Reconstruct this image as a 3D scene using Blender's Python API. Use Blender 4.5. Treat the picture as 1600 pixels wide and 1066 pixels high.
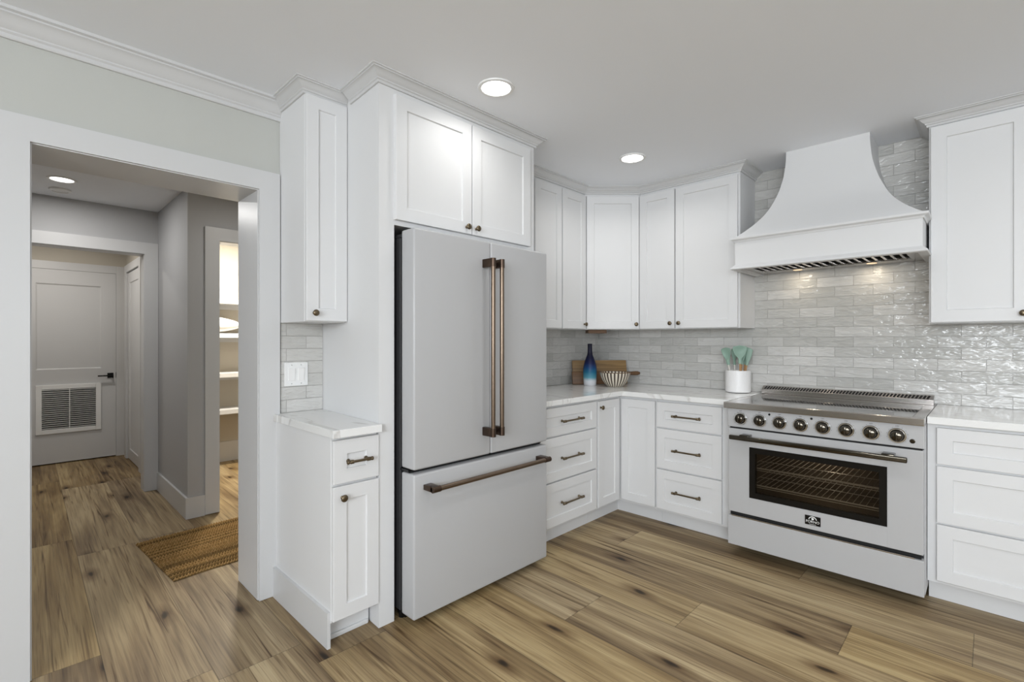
import bpy, bmesh, math, random
from mathutils import Matrix, Vector
R = math.radians
for o in list(bpy.data.objects):
    bpy.data.objects.remove(o, do_unlink=True)
S = bpy.context.scene
COL = S.collection

# ------------------------------------------------------------------ camera
cam_d = bpy.data.cameras.new('camera')
cam_d.sensor_width = 36.0
cam_d.lens = 764.8 / 1600 * 36.0
cam_d.clip_start = 0.02
cam_d.shift_y = -0.0006
cam = bpy.data.objects.new('camera', cam_d)
COL.objects.link(cam)
cam.location = (0, 0, 1.284)
cam.rotation_euler = (R(90), 0, math.atan2(747, 764.8))
S.camera = cam

# ------------------------------------------------------------------ world, exposure
S.view_settings.view_transform = 'Standard'
S.view_settings.look = 'None'
S.view_settings.gamma = 1.0
S.view_settings.use_curve_mapping = False
S.view_settings.exposure = 0.14
w = bpy.data.worlds.new('daylight')
S.world = w
w.use_nodes = True
w.node_tree.nodes['Background'].inputs[0].default_value = (0.80, 0.88, 1.0, 1)
w.node_tree.nodes['Background'].inputs[1].default_value = 1.2

# ------------------------------------------------------------------ added area lamps in place of window daylight
def area(name, loc, rot, sx, sy, power, color=(1, 1, 1), parent=None, shape='RECTANGLE', spread=180):
    l = bpy.data.lights.new(name, 'AREA')
    l.shape = shape
    l.size = sx
    l.size_y = sy
    l.energy = power
    l.color = color
    l.spread = R(spread)
    o = bpy.data.objects.new(name, l)
    COL.objects.link(o)
    o.location = loc
    o.rotation_euler = rot
    if parent:
        o.parent = parent
    return o

DAY = (0.90, 0.95, 1.0)
area('daylight_fill_right', (3.08, 0.3, 1.68), (0, R(90), 0), 1.2, 3.6, 19, DAY)
area('daylight_fill_behind', (1.3, -2.98, 1.70), (R(90), 0, 0), 3.2, 1.2, 178, DAY)
CAN_W = 2.6          # each kitchen downlight
HALL_W = 7.2
PANTRY_W = 56.0

# ------------------------------------------------------------------ node helpers
def new_mat(name):
    m = bpy.data.materials.new(name)
    m.use_nodes = True
    nt = m.node_tree
    bs = nt.nodes['Principled BSDF']
    return m, nt, bs

def N(nt, t, **kw):
    n = nt.nodes.new(t)
    for k, v in kw.items():
        if hasattr(n, k):
            setattr(n, k, v)
        else:
            n.inputs[k].default_value = v
    return n

def L(nt, a, b):
    nt.links.new(a, b)

def ramp(nt, stops):
    n = nt.nodes.new('ShaderNodeValToRGB')
    e = n.color_ramp.elements
    while len(e) > 1:
        e.remove(e[-1])
    e[0].position = stops[0][0]
    e[0].color = (*stops[0][1], 1)
    for p, c in stops[1:]:
        x = e.new(p)
        x.color = (*c, 1)
    return n

def simple(name, col, rough=0.5, metal=0.0, bump=0.0, bscale=200.0, spec=0.5, coat=0.0):
    m, nt, bs = new_mat(name)
    bs.inputs['Base Color'].default_value = (*col, 1)
    bs.inputs['Roughness'].default_value = rough
    bs.inputs['Metallic'].default_value = metal
    bs.inputs['Specular IOR Level'].default_value = spec
    bs.inputs['Coat Weight'].default_value = coat
    tc = N(nt, 'ShaderNodeTexCoord')
    nz = N(nt, 'ShaderNodeTexNoise')
    nz.inputs['Scale'].default_value = bscale
    nz.inputs['Detail'].default_value = 3
    L(nt, tc.outputs['Object'], nz.inputs['Vector'])
    mr = N(nt, 'ShaderNodeMapRange')
    mr.inputs['To Min'].default_value = max(0.02, rough - 0.03)
    mr.inputs['To Max'].default_value = min(1, rough + 0.03)
    L(nt, nz.outputs['Fac'], mr.inputs['Value'])
    L(nt, mr.outputs['Result'], bs.inputs['Roughness'])
    if bump > 0:
        b = N(nt, 'ShaderNodeBump')
        b.inputs['Strength'].default_value = bump
        b.inputs['Distance'].default_value = 0.001
        L(nt, nz.outputs['Fac'], b.inputs['Height'])
        L(nt, b.outputs['Normal'], bs.inputs['Normal'])
    return m

M = {}
M['cab'] = simple('white_cabinet_paint', (0.685, 0.685, 0.685), 0.48, bump=0.05, bscale=300, spec=0.35)
M['trim'] = simple('white_trim_paint', (0.60, 0.60, 0.60), 0.34)
M['ceil'] = simple('ceiling_paint', (0.86, 0.88, 0.915), 0.85, bump=0.25, bscale=160)
M['wall'] = simple('warm_grey_wall_paint', (0.495, 0.50, 0.47), 0.7, bump=0.25, bscale=180)
M['hall'] = simple('grey_hall_paint', (0.45, 0.45, 0.455), 0.65, bump=0.2, bscale=180)
M['beige'] = simple('beige_pantry_paint', (0.52, 0.48, 0.41), 0.7, bump=0.2, bscale=180)
M['white'] = simple('white_plastic', (0.80, 0.80, 0.79), 0.35)
M['black'] = simple('black_metal', (0.006, 0.006, 0.006), 0.16, spec=0.3)
M['darkgrey'] = simple('dark_grey_casing', (0.03, 0.03, 0.032), 0.5)
M['gap'] = simple('dark_gap', (0.006, 0.006, 0.006), 0.8)
M['fridge'] = simple('matte_white_enamel', (0.445, 0.445, 0.45), 0.42, bump=0.06, bscale=600)
M['range'] = simple('white_range_enamel', (0.455, 0.455, 0.46), 0.25)
M['antique'] = simple('antique_brass', (0.165, 0.13, 0.085), 0.34, 1.0)
M['bronze'] = simple('brushed_bronze', (0.19, 0.142, 0.105), 0.32, 1.0)
M['bronzecap'] = simple('dark_bronze', (0.095, 0.066, 0.05), 0.36, 1.0)
M['blackchrome'] = simple('black_chrome', (0.085, 0.075, 0.06), 0.14, 1.0)
M['chrome'] = simple('chrome', (0.75, 0.75, 0.75), 0.12, 1.0)
M['rail'] = simple('oven_rack_wire', (0.78, 0.76, 0.72), 0.3, 0.35)
M['enamel'] = simple('oven_enamel', (0.14, 0.115, 0.09), 0.35)
M['ink'] = simple('panel_ink', (0.05, 0.05, 0.05), 0.6)
M['ceramic'] = simple('white_ceramic', (0.82, 0.81, 0.80), 0.3)
M['cloth'] = simple('white_cotton', (0.82, 0.80, 0.77), 0.9, bump=0.3, bscale=90)
M['sage'] = simple('sage_silicone', (0.24, 0.36, 0.29), 0.5)
M['stick'] = simple('beech_wood', (0.40, 0.22, 0.09), 0.5)
M['pale'] = simple('pale_handle', (0.62, 0.60, 0.55), 0.5)

def steel(name, col, rough, axis):
    m, nt, bs = new_mat(name)
    bs.inputs['Base Color'].default_value = (*col, 1)
    bs.inputs['Metallic'].default_value = 1.0
    tc = N(nt, 'ShaderNodeTexCoord')
    mp = N(nt, 'ShaderNodeMapping')
    mp.inputs['Scale'].default_value = axis
    nz = N(nt, 'ShaderNodeTexNoise')
    nz.inputs['Scale'].default_value = 1.0
    nz.inputs['Detail'].default_value = 2
    L(nt, tc.outputs['Object'], mp.inputs['Vector'])
    L(nt, mp.outputs['Vector'], nz.inputs['Vector'])
    mr = N(nt, 'ShaderNodeMapRange')
    mr.inputs['To Min'].default_value = rough * 0.8
    mr.inputs['To Max'].default_value = rough * 1.25
    L(nt, nz.outputs['Fac'], mr.inputs['Value'])
    L(nt, mr.outputs['Result'], bs.inputs['Roughness'])
    return m
M['steel'] = steel('brushed_steel', (0.47, 0.445, 0.425), 0.17, (4, 900, 900))

def emit(name, col, s):
    m, nt, bs = new_mat(name)
    bs.inputs['Base Color'].default_value = (0.9, 0.9, 0.9, 1)
    bs.inputs['Emission Color'].default_value = (*col, 1)
    bs.inputs['Emission Strength'].default_value = s
    return m
M['lens'] = emit('lamp_lens', (1, 0.99, 0.97), 9.0)
M['lens_hall'] = emit('hall_lamp_lens', (1, 0.99, 0.97), 4.0)
M['lens_hood'] = emit('hood_lamp_lens', (1, 0.62, 0.28), 0.9)

def glass_pane(name, tint, refl_rough=0.03, opacity=0.45):
    m, nt, bs = new_mat(name)
    bs.inputs['Base Color'].default_value = (0.004, 0.004, 0.004, 1)
    bs.inputs['Roughness'].default_value = refl_rough
    tr = N(nt, 'ShaderNodeBsdfTransparent')
    tr.inputs['Color'].default_value = (*tint, 1)
    mx = N(nt, 'ShaderNodeMixShader')
    mx.inputs[0].default_value = opacity
    L(nt, tr.outputs[0], mx.inputs[1])
    L(nt, bs.outputs[0], mx.inputs[2])
    L(nt, mx.outputs[0], nt.nodes['Material Output'].inputs['Surface'])
    return m
M['ovenglass'] = glass_pane('tinted_oven_glass', (0.72, 0.68, 0.62), 0.03, 0.16)
M['winglass'] = glass_pane('window_glass', (0.97, 0.98, 0.98), 0.02, 0.06)
M['blackglass'] = simple('black_ceramic_glass', (0.012, 0.012, 0.013), 0.06, coat=0.5)

def tile_mat(name, horiz, x0, z0):
    """Hand-made glazed 65 x 203 mm tiles in running bond."""
    m, nt, bs = new_mat(name)
    tc = N(nt, 'ShaderNodeTexCoord')
    sp = N(nt, 'ShaderNodeSeparateXYZ')
    L(nt, tc.outputs['Object'], sp.inputs[0])
    cb = N(nt, 'ShaderNodeCombineXYZ')
    ax = N(nt, 'ShaderNodeMath', operation='SUBTRACT')
    ax.inputs[1].default_value = x0
    az = N(nt, 'ShaderNodeMath', operation='SUBTRACT')
    az.inputs[1].default_value = z0
    L(nt, sp.outputs[horiz], ax.inputs[0])
    L(nt, sp.outputs['Z'], az.inputs[0])
    L(nt, ax.outputs[0], cb.inputs[0])
    L(nt, az.outputs[0], cb.inputs[1])

    def brick(c1, c2, mort):
        b = N(nt, 'ShaderNodeTexBrick')
        b.offset = 0.5
        b.offset_frequency = 2
        b.inputs['Scale'].default_value = 1.0
        b.inputs['Brick Width'].default_value = 0.2032
        b.inputs['Row Height'].default_value = 0.0655
        b.inputs['Mortar Size'].default_value = 0.0017
        b.inputs['Mortar Smooth'].default_value = 0.35
        b.inputs['Color1'].default_value = (*c1, 1)
        b.inputs['Color2'].default_value = (*c2, 1)
        b.inputs['Mortar'].default_value = (*mort, 1)
        L(nt, cb.outputs[0], b.inputs['Vector'])
        return b
    rnd = brick((0, 0, 0), (1, 1, 1), (0.5, 0.5, 0.5))
    colb = brick((0.64, 0.63, 0.605), (0.485, 0.48, 0.455), (0.44, 0.43, 0.41))
    mp = N(nt, 'ShaderNodeMapping')
    mp.inputs['Scale'].default_value = (14, 42, 1)
    mp.inputs['Rotation'].default_value = (0, 0, R(8))
    L(nt, cb.outputs[0], mp.inputs['Vector'])
    wv = N(nt, 'ShaderNodeMath', operation='MULTIPLY')
    wv.inputs[1].default_value = 40.0
    L(nt, rnd.outputs['Color'], wv.inputs[0])
    n1 = N(nt, 'ShaderNodeTexNoise', noise_dimensions='4D')
    n1.inputs['Scale'].default_value = 1.0
    n1.inputs['Detail'].default_value = 2.5
    n1.inputs['Distortion'].default_value = 0.8
    L(nt, mp.outputs['Vector'], n1.inputs['Vector'])
    L(nt, wv.outputs[0], n1.inputs['W'])
    # tile colour a little darker in the hollows of the noise
    mx = N(nt, 'ShaderNodeMix', data_type='RGBA', blend_type='MULTIPLY')
    mx.inputs['Factor'].default_value = 0.55
    rp = ramp(nt, [(0.25, (0.80, 0.79, 0.78)), (0.7, (1.0, 1.0, 1.0))])
    L(nt, n1.outputs['Fac'], rp.inputs['Fac'])
    L(nt, colb.outputs['Color'], mx.inputs['A'])
    L(nt, rp.outputs['Color'], mx.inputs['B'])
    L(nt, mx.outputs['Result'], bs.inputs['Base Color'])
    bs.inputs['Roughness'].default_value = 0.13
    inv = N(nt, 'ShaderNodeMath', operation='MULTIPLY')
    inv.inputs[1].default_value = -0.35
    L(nt, colb.outputs['Fac'], inv.inputs[0])
    ad = N(nt, 'ShaderNodeMath', operation='ADD')
    L(nt, n1.outputs['Fac'], ad.inputs[0])
    L(nt, inv.outputs[0], ad.inputs[1])
    b = N(nt, 'ShaderNodeBump')
    b.inputs['Strength'].default_value = 0.75
    b.inputs['Distance'].default_value = 0.012
    L(nt, ad.outputs[0], b.inputs['Height'])
    L(nt, b.outputs['Normal'], bs.inputs['Normal'])
    return m
M['tileB'] = tile_mat('glazed_tile_range_wall', 'X', -0.2174, 0.914)
M['tileA'] = tile_mat('glazed_tile_side_wall', 'Y', 0.07, 0.914)

def quartz():
    m, nt, bs = new_mat('white_veined_quartz')
    tc = N(nt, 'ShaderNodeTexCoord')
    mp = N(nt, 'ShaderNodeMapping')
    mp.inputs['Rotation'].default_value = (0, 0, R(33))
    mp.inputs['Scale'].default_value = (0.75, 2.6, 1.0)
    L(nt, tc.outputs['Object'], mp.inputs['Vector'])
    nz = N(nt, 'ShaderNodeTexNoise')
    nz.inputs['Scale'].default_value = 1.5
    nz.inputs['Detail'].default_value = 5
    nz.inputs['Distortion'].default_value = 1.1
    L(nt, mp.outputs['Vector'], nz.inputs['Vector'])
    rp = ramp(nt, [(0.0, (0.80, 0.80, 0.79)), (0.472, (0.80, 0.80, 0.79)), (0.488, (0.60, 0.585, 0.565)),
                   (0.502, (0.77, 0.77, 0.76)), (0.60, (0.80, 0.80, 0.79)), (1.0, (0.78, 0.78, 0.77))])
    L(nt, nz.outputs['Fac'], rp.inputs['Fac'])
    L(nt, rp.outputs['Color'], bs.inputs['Base Color'])
    bs.inputs['Roughness'].default_value = 0.10
    return m
M['quartz'] = quartz()

def plank_floor():
    m, nt, bs = new_mat('rustic_oak_planks')
    uv = N(nt, 'ShaderNodeUVMap', uv_map='plank')
    at = N(nt, 'ShaderNodeAttribute', attribute_name='tone')
    sc = N(nt, 'ShaderNodeSeparateColor')
    L(nt, at.outputs['Color'], sc.inputs[0])
    off = N(nt, 'ShaderNodeCombineXYZ')
    for i, k in ((0, 17.0), (1, 23.0), (2, 31.0)):
        mm = N(nt, 'ShaderNodeMath', operation='MULTIPLY')
        mm.inputs[1].default_value = k
        L(nt, sc.outputs[1], mm.inputs[0])
        L(nt, mm.outputs[0], off.inputs[i])
    va = N(nt, 'ShaderNodeVectorMath', operation='ADD')
    L(nt, uv.outputs[0], va.inputs[0])
    L(nt, off.outputs[0], va.inputs[1])
    # knots: sparse points, stretched with the grain
    km = N(nt, 'ShaderNodeMapping')
    km.inputs['Scale'].default_value = (1.15, 3.3, 1)
    L(nt, va.outputs[0], km.inputs['Vector'])
    kd = N(nt, 'ShaderNodeTexNoise')
    kd.inputs['Scale'].default_value = 5.0
    kd.inputs['Detail'].default_value = 2
    L(nt, km.outputs['Vector'], kd.inputs['Vector'])
    kv = N(nt, 'ShaderNodeVectorMath', operation='SCALE')
    kv.inputs['Scale'].default_value = 0.13
    L(nt, kd.outputs['Color'], kv.inputs[0])
    ka = N(nt, 'ShaderNodeVectorMath', operation='ADD')
    L(nt, km.outputs['Vector'], ka.inputs[0])
    L(nt, kv.outputs[0], ka.inputs[1])
    vo = N(nt, 'ShaderNodeTexVoronoi', feature='F1', voronoi_dimensions='2D')
    vo.inputs['Scale'].default_value = 1.0
    vo.inputs['Randomness'].default_value = 1.0
    L(nt, ka.outputs[0], vo.inputs['Vector'])
    # broad soft figure, mid streaks and fine grain, all along the plank
    def streak(sx, sy, detail, dist, rough=0.55):
        mp_ = N(nt, 'ShaderNodeMapping')
        mp_.inputs['Scale'].default_value = (sx, sy, 1)
        L(nt, va.outputs[0], mp_.inputs['Vector'])
        n_ = N(nt, 'ShaderNodeTexNoise')
        n_.inputs['Scale'].default_value = 1.0
        n_.inputs['Detail'].default_value = detail
        n_.inputs['Roughness'].default_value = rough
        n_.inputs['Distortion'].default_value = dist
        L(nt, mp_.outputs['Vector'], n_.inputs['Vector'])
        return n_
    na = streak(0.75, 6.5, 3, 0.55)
    nb = streak(0.8, 28.0, 4, 0.7, 0.6)
    n2 = streak(3.0, 170.0, 3, 0.2)
    nc = streak(1.3, 42.0, 2, 1.2)
    n1 = N(nt, 'ShaderNodeMix', data_type='FLOAT')
    n1.inputs['Factor'].default_value = 0.42
    L(nt, na.outputs['Fac'], n1.inputs['A'])
    L(nt, nb.outputs['Fac'], n1.inputs['B'])
    base = ramp(nt, [(0.30, (0.105, 0.067, 0.034)), (0.41, (0.200, 0.136, 0.070)), (0.50, (0.295, 0.213, 0.112)),
                     (0.59, (0.400, 0.302, 0.166)), (0.72, (0.500, 0.396, 0.232))])
    # per-plank shift of tone
    sh = N(nt, 'ShaderNodeMapRange')
    sh.inputs['To Min'].default_value = -0.10
    sh.inputs['To Max'].default_value = 0.10
    L(nt, sc.outputs[0], sh.inputs['Value'])
    ad = N(nt, 'ShaderNodeMath', operation='ADD')
    L(nt, n1.outputs['Result'], ad.inputs[0])
    L(nt, sh.outputs['Result'], ad.inputs[1])
    L(nt, ad.outputs[0], base.inputs['Fac'])
    fg = ramp(nt, [(0.28, (0.58, 0.56, 0.54)), (0.50, (0.98, 0.98, 0.98)), (0.75, (1.14, 1.14, 1.14))])
    L(nt, n2.outputs['Fac'], fg.inputs['Fac'])
    mg = N(nt, 'ShaderNodeMix', data_type='RGBA', blend_type='MULTIPLY')
    mg.inputs['Factor'].default_value = 0.8
    L(nt, base.outputs['Color'], mg.inputs['A'])
    L(nt, fg.outputs['Color'], mg.inputs['B'])
    # greyer / redder planks
    hs = N(nt, 'ShaderNodeHueSaturation')
    st = N(nt, 'ShaderNodeMapRange')
    st.inputs['To Min'].default_value = 0.90
    st.inputs['To Max'].default_value = 1.12
    L(nt, sc.outputs[2], st.inputs['Value'])
    L(nt, st.outputs['Result'], hs.inputs['Saturation'])
    L(nt, mg.outputs['Result'], hs.inputs['Color'])
    kr = ramp(nt, [(0.0, (0.07, 0.06, 0.055)), (0.028, (0.13, 0.11, 0.10)), (0.052, (0.50, 0.43, 0.38)), (0.16, (1, 1, 1))])
    L(nt, vo.outputs['Distance'], kr.inputs['Fac'])
    cr = ramp(nt, [(0.57, (1, 1, 1)), (0.67, (0.60, 0.55, 0.51)), (0.75, (0.27, 0.23, 0.21))])
    L(nt, nc.outputs['Fac'], cr.inputs['Fac'])
    mc = N(nt, 'ShaderNodeMix', data_type='RGBA', blend_type='MULTIPLY')
    mc.inputs['Factor'].default_value = 1.0
    L(nt, hs.outputs['Color'], mc.inputs['A'])
    L(nt, cr.outputs['Color'], mc.inputs['B'])
    mk = N(nt, 'ShaderNodeMix', data_type='RGBA', blend_type='MULTIPLY')
    mk.inputs['Factor'].default_value = 1.0
    L(nt, mc.outputs['Result'], mk.inputs['A'])
    L(nt, kr.outputs['Color'], mk.inputs['B'])
    # grooves between planks (second uv holds distance to the nearest edge, metres)
    ed = N(nt, 'ShaderNodeUVMap', uv_map='size')
    s1 = N(nt, 'ShaderNodeSeparateXYZ')
    s2 = N(nt, 'ShaderNodeSeparateXYZ')
    L(nt, uv.outputs[0], s1.inputs[0])
    L(nt, ed.outputs[0], s2.inputs[0])
    mins = []
    for k in ('X', 'Y'):
        sb = N(nt, 'ShaderNodeMath', operation='SUBTRACT')
        L(nt, s2.outputs[k], sb.inputs[0])
        L(nt, s1.outputs[k], sb.inputs[1])
        mn = N(nt, 'ShaderNodeMath', operation='MINIMUM')
        L(nt, sb.outputs[0], mn.inputs[0])
        L(nt, s1.outputs[k], mn.inputs[1])
        mins.append(mn)
    mm = N(nt, 'ShaderNodeMath', operation='MINIMUM')
    L(nt, mins[0].outputs[0], mm.inputs[0])
    L(nt, mins[1].outputs[0], mm.inputs[1])
    gr = N(nt, 'ShaderNodeMapRange')
    gr.inputs['From Min'].default_value = 0.0
    gr.inputs['From Max'].default_value = 0.0022
    gr.inputs['To Min'].default_value = 0.35
    gr.inputs['To Max'].default_value = 1.0
    L(nt, mm.outputs[0], gr.inputs['Value'])
    me = N(nt, 'ShaderNodeMix', data_type='RGBA', blend_type='MULTIPLY')
    me.inputs['Factor'].default_value = 1.0
    L(nt, mk.outputs['Result'], me.inputs['A'])
    L(nt, gr.outputs['Result'], me.inputs['B'])
    L(nt, me.outputs['Result'], bs.inputs['Base Color'])
    rr = N(nt, 'ShaderNodeMapRange')
    rr.inputs['To Min'].default_value = 0.38
    rr.inputs['To Max'].default_value = 0.58
    L(nt, n2.outputs['Fac'], rr.inputs['Value'])
    L(nt, rr.outputs['Result'], bs.inputs['Roughness'])
    bs.inputs['Specular IOR Level'].default_value = 0.25
    bh = N(nt, 'ShaderNodeMath', operation='MULTIPLY_ADD')
    bh.inputs[1].default_value = 0.12
    L(nt, n2.outputs['Fac'], bh.inputs[0])
    L(nt, gr.outputs['Result'], bh.inputs[2])
    b = N(nt, 'ShaderNodeBump')
    b.inputs['Strength'].default_value = 0.35
    b.inputs['Distance'].default_value = 0.0015
    L(nt, bh.outputs[0], b.inputs['Height'])
    L(nt, b.outputs['Normal'], bs.inputs['Normal'])
    return m
M['floor'] = plank_floor()

def wood(name, stops, axis=(2.2, 40, 40), rough=0.5):
    m, nt, bs = new_mat(name)
    tc = N(nt, 'ShaderNodeTexCoord')
    mp = N(nt, 'ShaderNodeMapping')
    mp.inputs['Scale'].default_value = axis
    nz = N(nt, 'ShaderNodeTexNoise')
    nz.inputs['Scale'].default_value = 1.0
    nz.inputs['Detail'].default_value = 4
    nz.inputs['Distortion'].default_value = 0.6
    L(nt, tc.outputs['Object'], mp.inputs['Vector'])
    L(nt, mp.outputs['Vector'], nz.inputs['Vector'])
    rp = ramp(nt, stops)
    L(nt, nz.outputs['Fac'], rp.inputs['Fac'])
    L(nt, rp.outputs['Color'], bs.inputs['Base Color'])
    bs.inputs['Roughness'].default_value = rough
    return m
M['acacia'] = wood('pale_acacia', [(0.3, (0.17, 0.098, 0.038)), (0.55, (0.29, 0.18, 0.075)), (0.75, (0.40, 0.26, 0.12))])
M['walnut'] = wood('dark_walnut', [(0.3, (0.075, 0.037, 0.015)), (0.55, (0.15, 0.075, 0.03)), (0.75, (0.21, 0.11, 0.045))])

def bottle_mat():
    m, nt, bs = new_mat('blue_dipped_glaze')
    tc = N(nt, 'ShaderNodeTexCoord')
    sp = N(nt, 'ShaderNodeSeparateXYZ')
    L(nt, tc.outputs['Object'], sp.inputs[0])
    nz = N(nt, 'ShaderNodeTexNoise')
    nz.inputs['Scale'].default_value = 14
    L(nt, tc.outputs['Object'], nz.inputs['Vector'])
    mr = N(nt, 'ShaderNodeMath', operation='MULTIPLY_ADD')
    mr.inputs[1].default_value = 0.02
    L(nt, nz.outputs['Fac'], mr.inputs[0])
    L(nt, sp.outputs['Z'], mr.inputs[2])
    sc = N(nt, 'ShaderNodeMath', operation='DIVIDE')
    sc.inputs[1].default_value = 0.36
    L(nt, mr.outputs[0], sc.inputs[0])
    rp = ramp(nt, [(0.0, (0.66, 0.66, 0.68)), (0.14, (0.62, 0.64, 0.67)), (0.21, (0.10, 0.30, 0.38)), (0.33, (0.015, 0.13, 0.22)),
                   (0.43, (0.008, 0.05, 0.16)), (0.53, (0.008, 0.012, 0.06)), (0.75, (0.006, 0.006, 0.022))])
    L(nt, sc.outputs[0], rp.inputs['Fac'])
    L(nt, rp.outputs['Color'], bs.inputs['Base Color'])
    bs.inputs['Roughness'].default_value = 0.4
    bs.inputs['Specular IOR Level'].default_value = 0.25
    return m
M['bottle'] = bottle_mat()

def stripe_mat():
    m, nt, bs = new_mat('cream_and_brown_stripes')
    tc = N(nt, 'ShaderNodeTexCoord')
    sp = N(nt, 'ShaderNodeSeparateXYZ')
    L(nt, tc.outputs['Object'], sp.inputs[0])
    at = N(nt, 'ShaderNodeMath', operation='ARCTAN2')
    L(nt, sp.outputs['Y'], at.inputs[0])
    L(nt, sp.outputs['X'], at.inputs[1])
    ml = N(nt, 'ShaderNodeMath', operation='MULTIPLY')
    ml.inputs[1].default_value = 26
    L(nt, at.outputs[0], ml.inputs[0])
    sn = N(nt, 'ShaderNodeMath', operation='SINE')
    L(nt, ml.outputs[0], sn.inputs[0])
    rp = ramp(nt, [(0.36, (0.045, 0.028, 0.02)), (0.46, (0.66, 0.60, 0.49))])
    mr = N(nt, 'ShaderNodeMapRange')
    mr.inputs['From Min'].default_value = -1
    L(nt, sn.outputs[0], mr.inputs['Value'])
    L(nt, mr.outputs['Result'], rp.inputs['Fac'])
    L(nt, rp.outputs['Color'], bs.inputs['Base Color'])
    bs.inputs['Roughness'].default_value = 0.45
    return m
M['stripe'] = stripe_mat()

def jute_mat():
    m, nt, bs = new_mat('woven_jute')
    tc = N(nt, 'ShaderNodeTexCoord')
    nz = N(nt, 'ShaderNodeTexNoise')
    nz.inputs['Scale'].default_value = 70
    nz.inputs['Detail'].default_value = 4
    L(nt, tc.outputs['Object'], nz.inputs['Vector'])
    rp = ramp(nt, [(0.25, (0.22, 0.128, 0.045)), (0.5, (0.30, 0.185, 0.072)), (0.75, (0.40, 0.26, 0.115))])
    L(nt, nz.outputs['Fac'], rp.inputs['Fac'])
    at = N(nt, 'ShaderNodeAttribute', attribute_name='yarn_shade')  # row yarn tone together with the painted groove shade
    my = N(nt, 'ShaderNodeMix', data_type='RGBA', blend_type='MULTIPLY')
    my.inputs['Factor'].default_value = 1.0
    L(nt, rp.outputs['Color'], my.inputs['A'])
    L(nt, at.outputs['Color'], my.inputs['B'])
    L(nt, my.outputs['Result'], bs.inputs['Base Color'])
    bs.inputs['Roughness'].default_value = 0.95
    bs.inputs['Specular IOR Level'].default_value = 0.1
    b = N(nt, 'ShaderNodeBump')
    b.inputs['Strength'].default_value = 0.3
    b.inputs['Distance'].default_value = 0.0015
    L(nt, nz.outputs['Fac'], b.inputs['Height'])
    L(nt, b.outputs['Normal'], bs.inputs['Normal'])
    return m
M['jute'] = jute_mat()

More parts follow.
